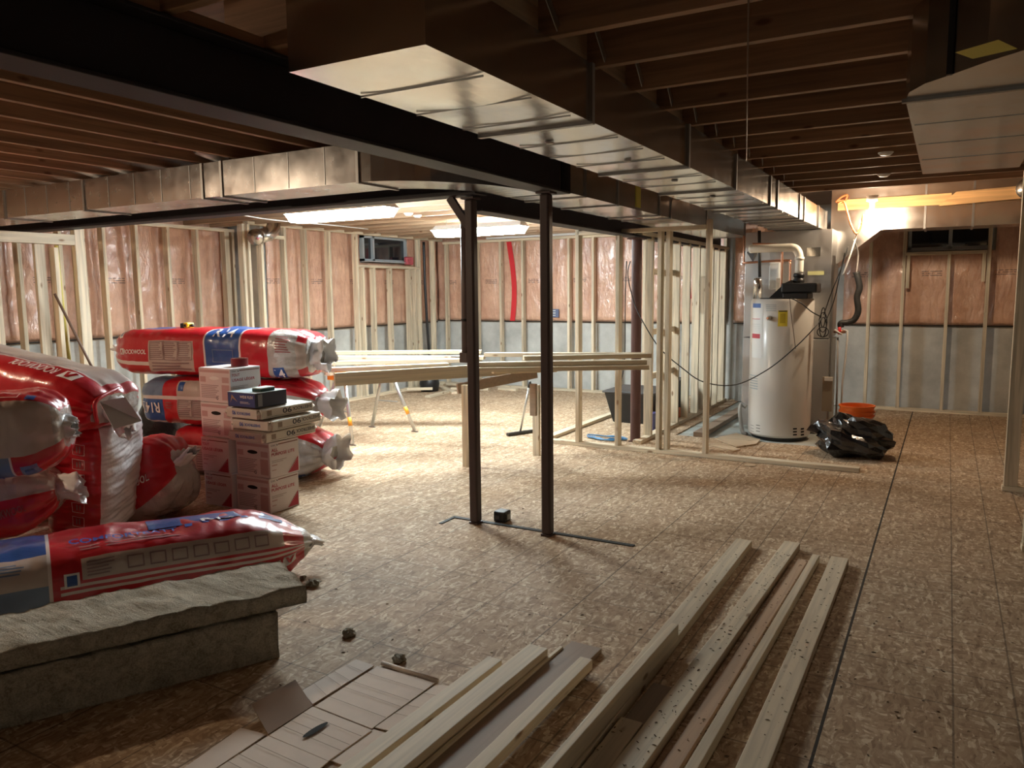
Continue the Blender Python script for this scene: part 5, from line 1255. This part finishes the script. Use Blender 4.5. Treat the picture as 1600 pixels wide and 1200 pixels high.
for k, (dx, dy, dz, ax, az) in enumerate(((-.30, -.02, .20, -.16, .03), (.20, .0, .17, .13, .08))):
    m = MB(); a = c0+Vector((dx*.75, dy, dz)); b = a+Vector((ax, -.03, az)); n = 9
    vs = [a+Vector((0,0,.06)), a-Vector((0,0,.05)), b+Vector((.02,.03,.04)), b+Vector((-.01,-.03,-.01)), a+Vector((ax*.4,.05,.03)), a+Vector((ax*.5,-.06,.0))]
    m.add(vs, [(0,4,2),(0,5,1),(1,5,3),(3,2,4),(0,2,5),(2,3,5),(1,3,4),(0,1,4)]); m.build('torn_corner', TB, tbr)
bk = empty('bucket', (-.86, 8.62, 0)); tag(bk, 'orange plastic bucket behind the black rubbish bag', 'bucket')
q = atz(1339, 633, .37); bx_, by_ = q.x, q.y; bk.location = (bx_, by_, 0); RB = .165
MB().lathe([(0, .001), (RB-.025, .001), (RB-.012, .26), (RB+.006, .262), (RB+.006, .275), (RB-.008, .277), (RB-.006, .30), (RB+.008, .302), (RB+.008, .315), (RB-.004, .317), (RB, .355), (RB+.008, .36), (RB+.008, .372), (RB-.008, .372), (RB-.018, .30), (RB-.03, .02), (0, .02)], (bx_, by_, 0), 48).build('shell', ORANGE, bk, smooth=True).modifiers.new('e', 'EDGE_SPLIT').split_angle = radians(50)
pts = [(bx_+(RB+.012)*cos(t), by_+(RB+.012)*sin(t)-.0, .30-.10*abs(sin(t))) for t in [pi+.1+(pi-.2)*i/14 for i in range(15)]]
MB().tube(pts, .003, 6).build('wire_handle', ZINC, bk, smooth=True)
# things behind the partition
tt = empty('storage_tub', (-3.02, 8.6, 0)); tag(tt, 'black storage tub behind the red-brown post', 'tub')
p = atz(968, 652, .32); 
MB().add([(-3.42,8.5,.001),(-2.98,8.5,.001),(-2.98,9.0,.001),(-3.42,9.0,.001),(-3.50,8.42,.36),(-2.90,8.42,.36),(-2.90,9.08,.36),(-3.50,9.08,.36)], [(0,3,2,1),(4,5,6,7),(0,1,5,4),(1,2,6,5),(2,3,7,6),(3,0,4,7)]).build('tub_body', BLACK, tt, bevel=.01)
MB().box((-3.52, 8.40, .36), (-2.88, 9.10, .385)).build('lid', plain('tub_lid', (.05,.05,.05), .5), tt, bevel=.006)
tt.location = (-3.2, 8.75, 0)
for c_ in tt.children: c_.location = (.18, -.15, 0)
o = MB().box((-3.15, 9.3, .001), (-2.85, 9.7, .44)).build('black_crate', BLACK, bevel=.01); tag(o, 'dark crate seen between the studs of the partition', 'crate')
o = MB().box((-2.84, 8.95, .001), (-2.76, 9.15, .13)).build('orange_case', ORANGE, bevel=.01); tag(o, 'small orange-red case on the floor between the partition studs', 'case')
o = MB().box((-2.86, 8.10, .001), (-2.78, 8.25, .20)).build('blue_case', plain('blue_violet', (.08,.08,.25), .4), bevel=.01); tag(o, 'small dark blue case on the floor right of the red-brown post', 'case')
m = MB(); c = atz(940, 684, .012)
pts = [c+Vector(((.17+.05*sin(3*t))*cos(t)+.02*t/6, (.10+.03*cos(5*t))*sin(t), .006*(i % 3))) for i, t in enumerate([2*pi*k/12 for k in range(12*5)])]
o = MB().tube(pts, .006, 6, smooth=2).build('blue_cable', plain('blue_cable_sheath', (.06,.20,.38), .4), smooth=True); tag(o, 'tangled blue cable on the floor inside the partition', 'cable')
for k, (px, z0, z1) in enumerate(((1082, 1.30, 1.75), (1073, .95, 1.30))):
    y = atx(px, 480, -2.80).y; m = MB().box((-2.80, y, z0), (-2.765, y+.004, z1))
    o = m.build('yellow_strip', YELLOW); tag(o, ['yellow strip fixed between the right studs of the partition', 'yellow strip hanging between the middle studs of the partition'][k], 'strip')
o = cable('red_cable', 'thin red cable hanging between the partition studs', 'cable', [(-2.80, atx(1078, 400, -2.8).y, 2.0), (-2.80, atx(1077, 450, -2.8).y, 1.75), (-2.79, atx(1078, 480, -2.8).y, 1.45)], .009, REDTAPE)
# loose pieces on the floor in front of the heater
for k, (pts, h_) in enumerate((([(1118,686),(1150,678),(1188,688),(1182,695),(1150,700)], .012), ([(1100,694),(1130,694),(1157,703),(1146,706)], .010))):
    vs = [atz(x, y, .002) for x, y in pts]; m = MB().prism([(v.x, v.y) for v in vs], .002, .002+h_); o = m.build('thin_offcut', wood('thin_ply', (.66,.50,.33), 0, .8)); tag(o, ['thin pale board scrap on the floor in front of the water heater', 'second thin scrap left of the one before the water heater'][k], 'offcut')
v_ = atz(1172, 727, .003); o = MB().lathe([(0,0),(.05,0),(.05,.004),(0,.004)], v_, 20).build('wood_chip', wood('thin_ply', (.66,.50,.33))); tag(o, 'single oval chip on the floor right before the long bottom plate', 'chip')
m = MB().box((-2.30, 8.0, .001), (-2.18, 10.2, .05)); o = m.build('floor_sleeper', BROWNW); tag(o, 'brown board along the opening in the subfloor left of the heater', 'board')
o = MB().tube([aty(1166, 636, 8.6), aty(1158, 632, 8.6), aty(1156, 645, 8.5), (aty(1160, 668, 8.4).x, 8.4, .03), (aty(1166, 676, 8.3).x, 8.3, .02)], .022, 10, smooth=5).build('flex_hose', plain('grey_hose', (.30,.28,.25), .5), smooth=True); tag(o, 'grey flexible hose bending down left of the heater base', 'hose')
# ================================================================== LEFT WALL DETAILS
p = atx(87, 462, -7.02); q = atx(152, 590, -6.93); o = cable('leaning_pole', 'thin brown pole leaning diagonally against the pine frame at the left', 'pole', [p+(p-q).normalized()*.02, q, q+(q-p)*(q.z/(p.z-q.z))*.985], .012, plain('pole_brown', (.16,.10,.07), .5), 0)
o = cable('yellow_strap', 'yellow strap hanging behind the left pine frame', 'strap', [Vector((-7.15, atx(97, 500, -7.15).y, 2.02)), atx(98, 480, -7.2), atx(104, 535, -7.3), atx(108, 560, -7.3), atx(110, 590, -7.3)], .016, plain('yellow_strap', (.60,.50,.12), .5))
el = [atx(428, 347, -7.3), atx(427, 357, -7.25), atx(420, 366, -7.2), atx(402, 370, -7.15)]
rt_ = empty('duct_elbow', tuple(el[2])); tag(rt_, 'round galvanised duct elbow under the joists of the left wall', 'duct fitting')
MB().tube([el[0]+Vector((0,0,.08))]+el, [.085]*5, 18).build('elbow_pipe', GALV, rt_, smooth=True); MB().tube([el[3], el[3]+(el[3]-el[2]).normalized()*.06], .095, 18).build('end_collar', GALV, rt_, smooth=True)
q = atx(663, 385, -7.47); o = cable('black_strap', 'black strap hanging down the left wall beyond the small window', 'strap', [atx(662, 378, -7.46), atx(664, 440, -7.46), atx(667, 500, -7.46), atx(671, 560, -7.46)], .022, BLACK)
q = atx(640, 408, -7.52); o = MB().box((q.x-.05, q.y-.09, q.z-.06), (q.x+.02, q.y+.09, q.z+.07)).build('red_bag_scrap', plain('pinkred', (.50,.10,.12), .5, bump=.8, bscale=18, bdist=.03), bevel=.02); tag(o, 'small crumpled red item beside the small dark window', 'scrap')
o = cable('white_cable', 'white cable sagging under the joists in the back left area', 'cable', [atz(372, 335, 2.40), atz(430, 344, 2.37), atz(520, 352, 2.38), atz(575, 358, 2.40)], .006, WHITE)
for k, (x, y) in enumerate(((638, 333), (652, 336))):
    q = atz(x, y, H+.865); o = MB().lathe([(0, -.03), (.03, -.028), (.05, -.005), (.05, 0)], q, 18).build('lamp_socket', WHITE, smooth=True); tag(o, ['small white ceiling socket right of the left shop light', 'second white ceiling socket, nearer the middle shop light'][k], 'socket')
z_ = aty(830, 367, YS-.03); o = MB().box((aty(760, 368, YS-.02).x, YS-.03, z_.z-.035), (aty(908, 368, YS-.02).x, YS-.002, z_.z+.035)).build('white_batten', WHITE); tag(o, 'white batten along the top of the far stud wall', 'batten')
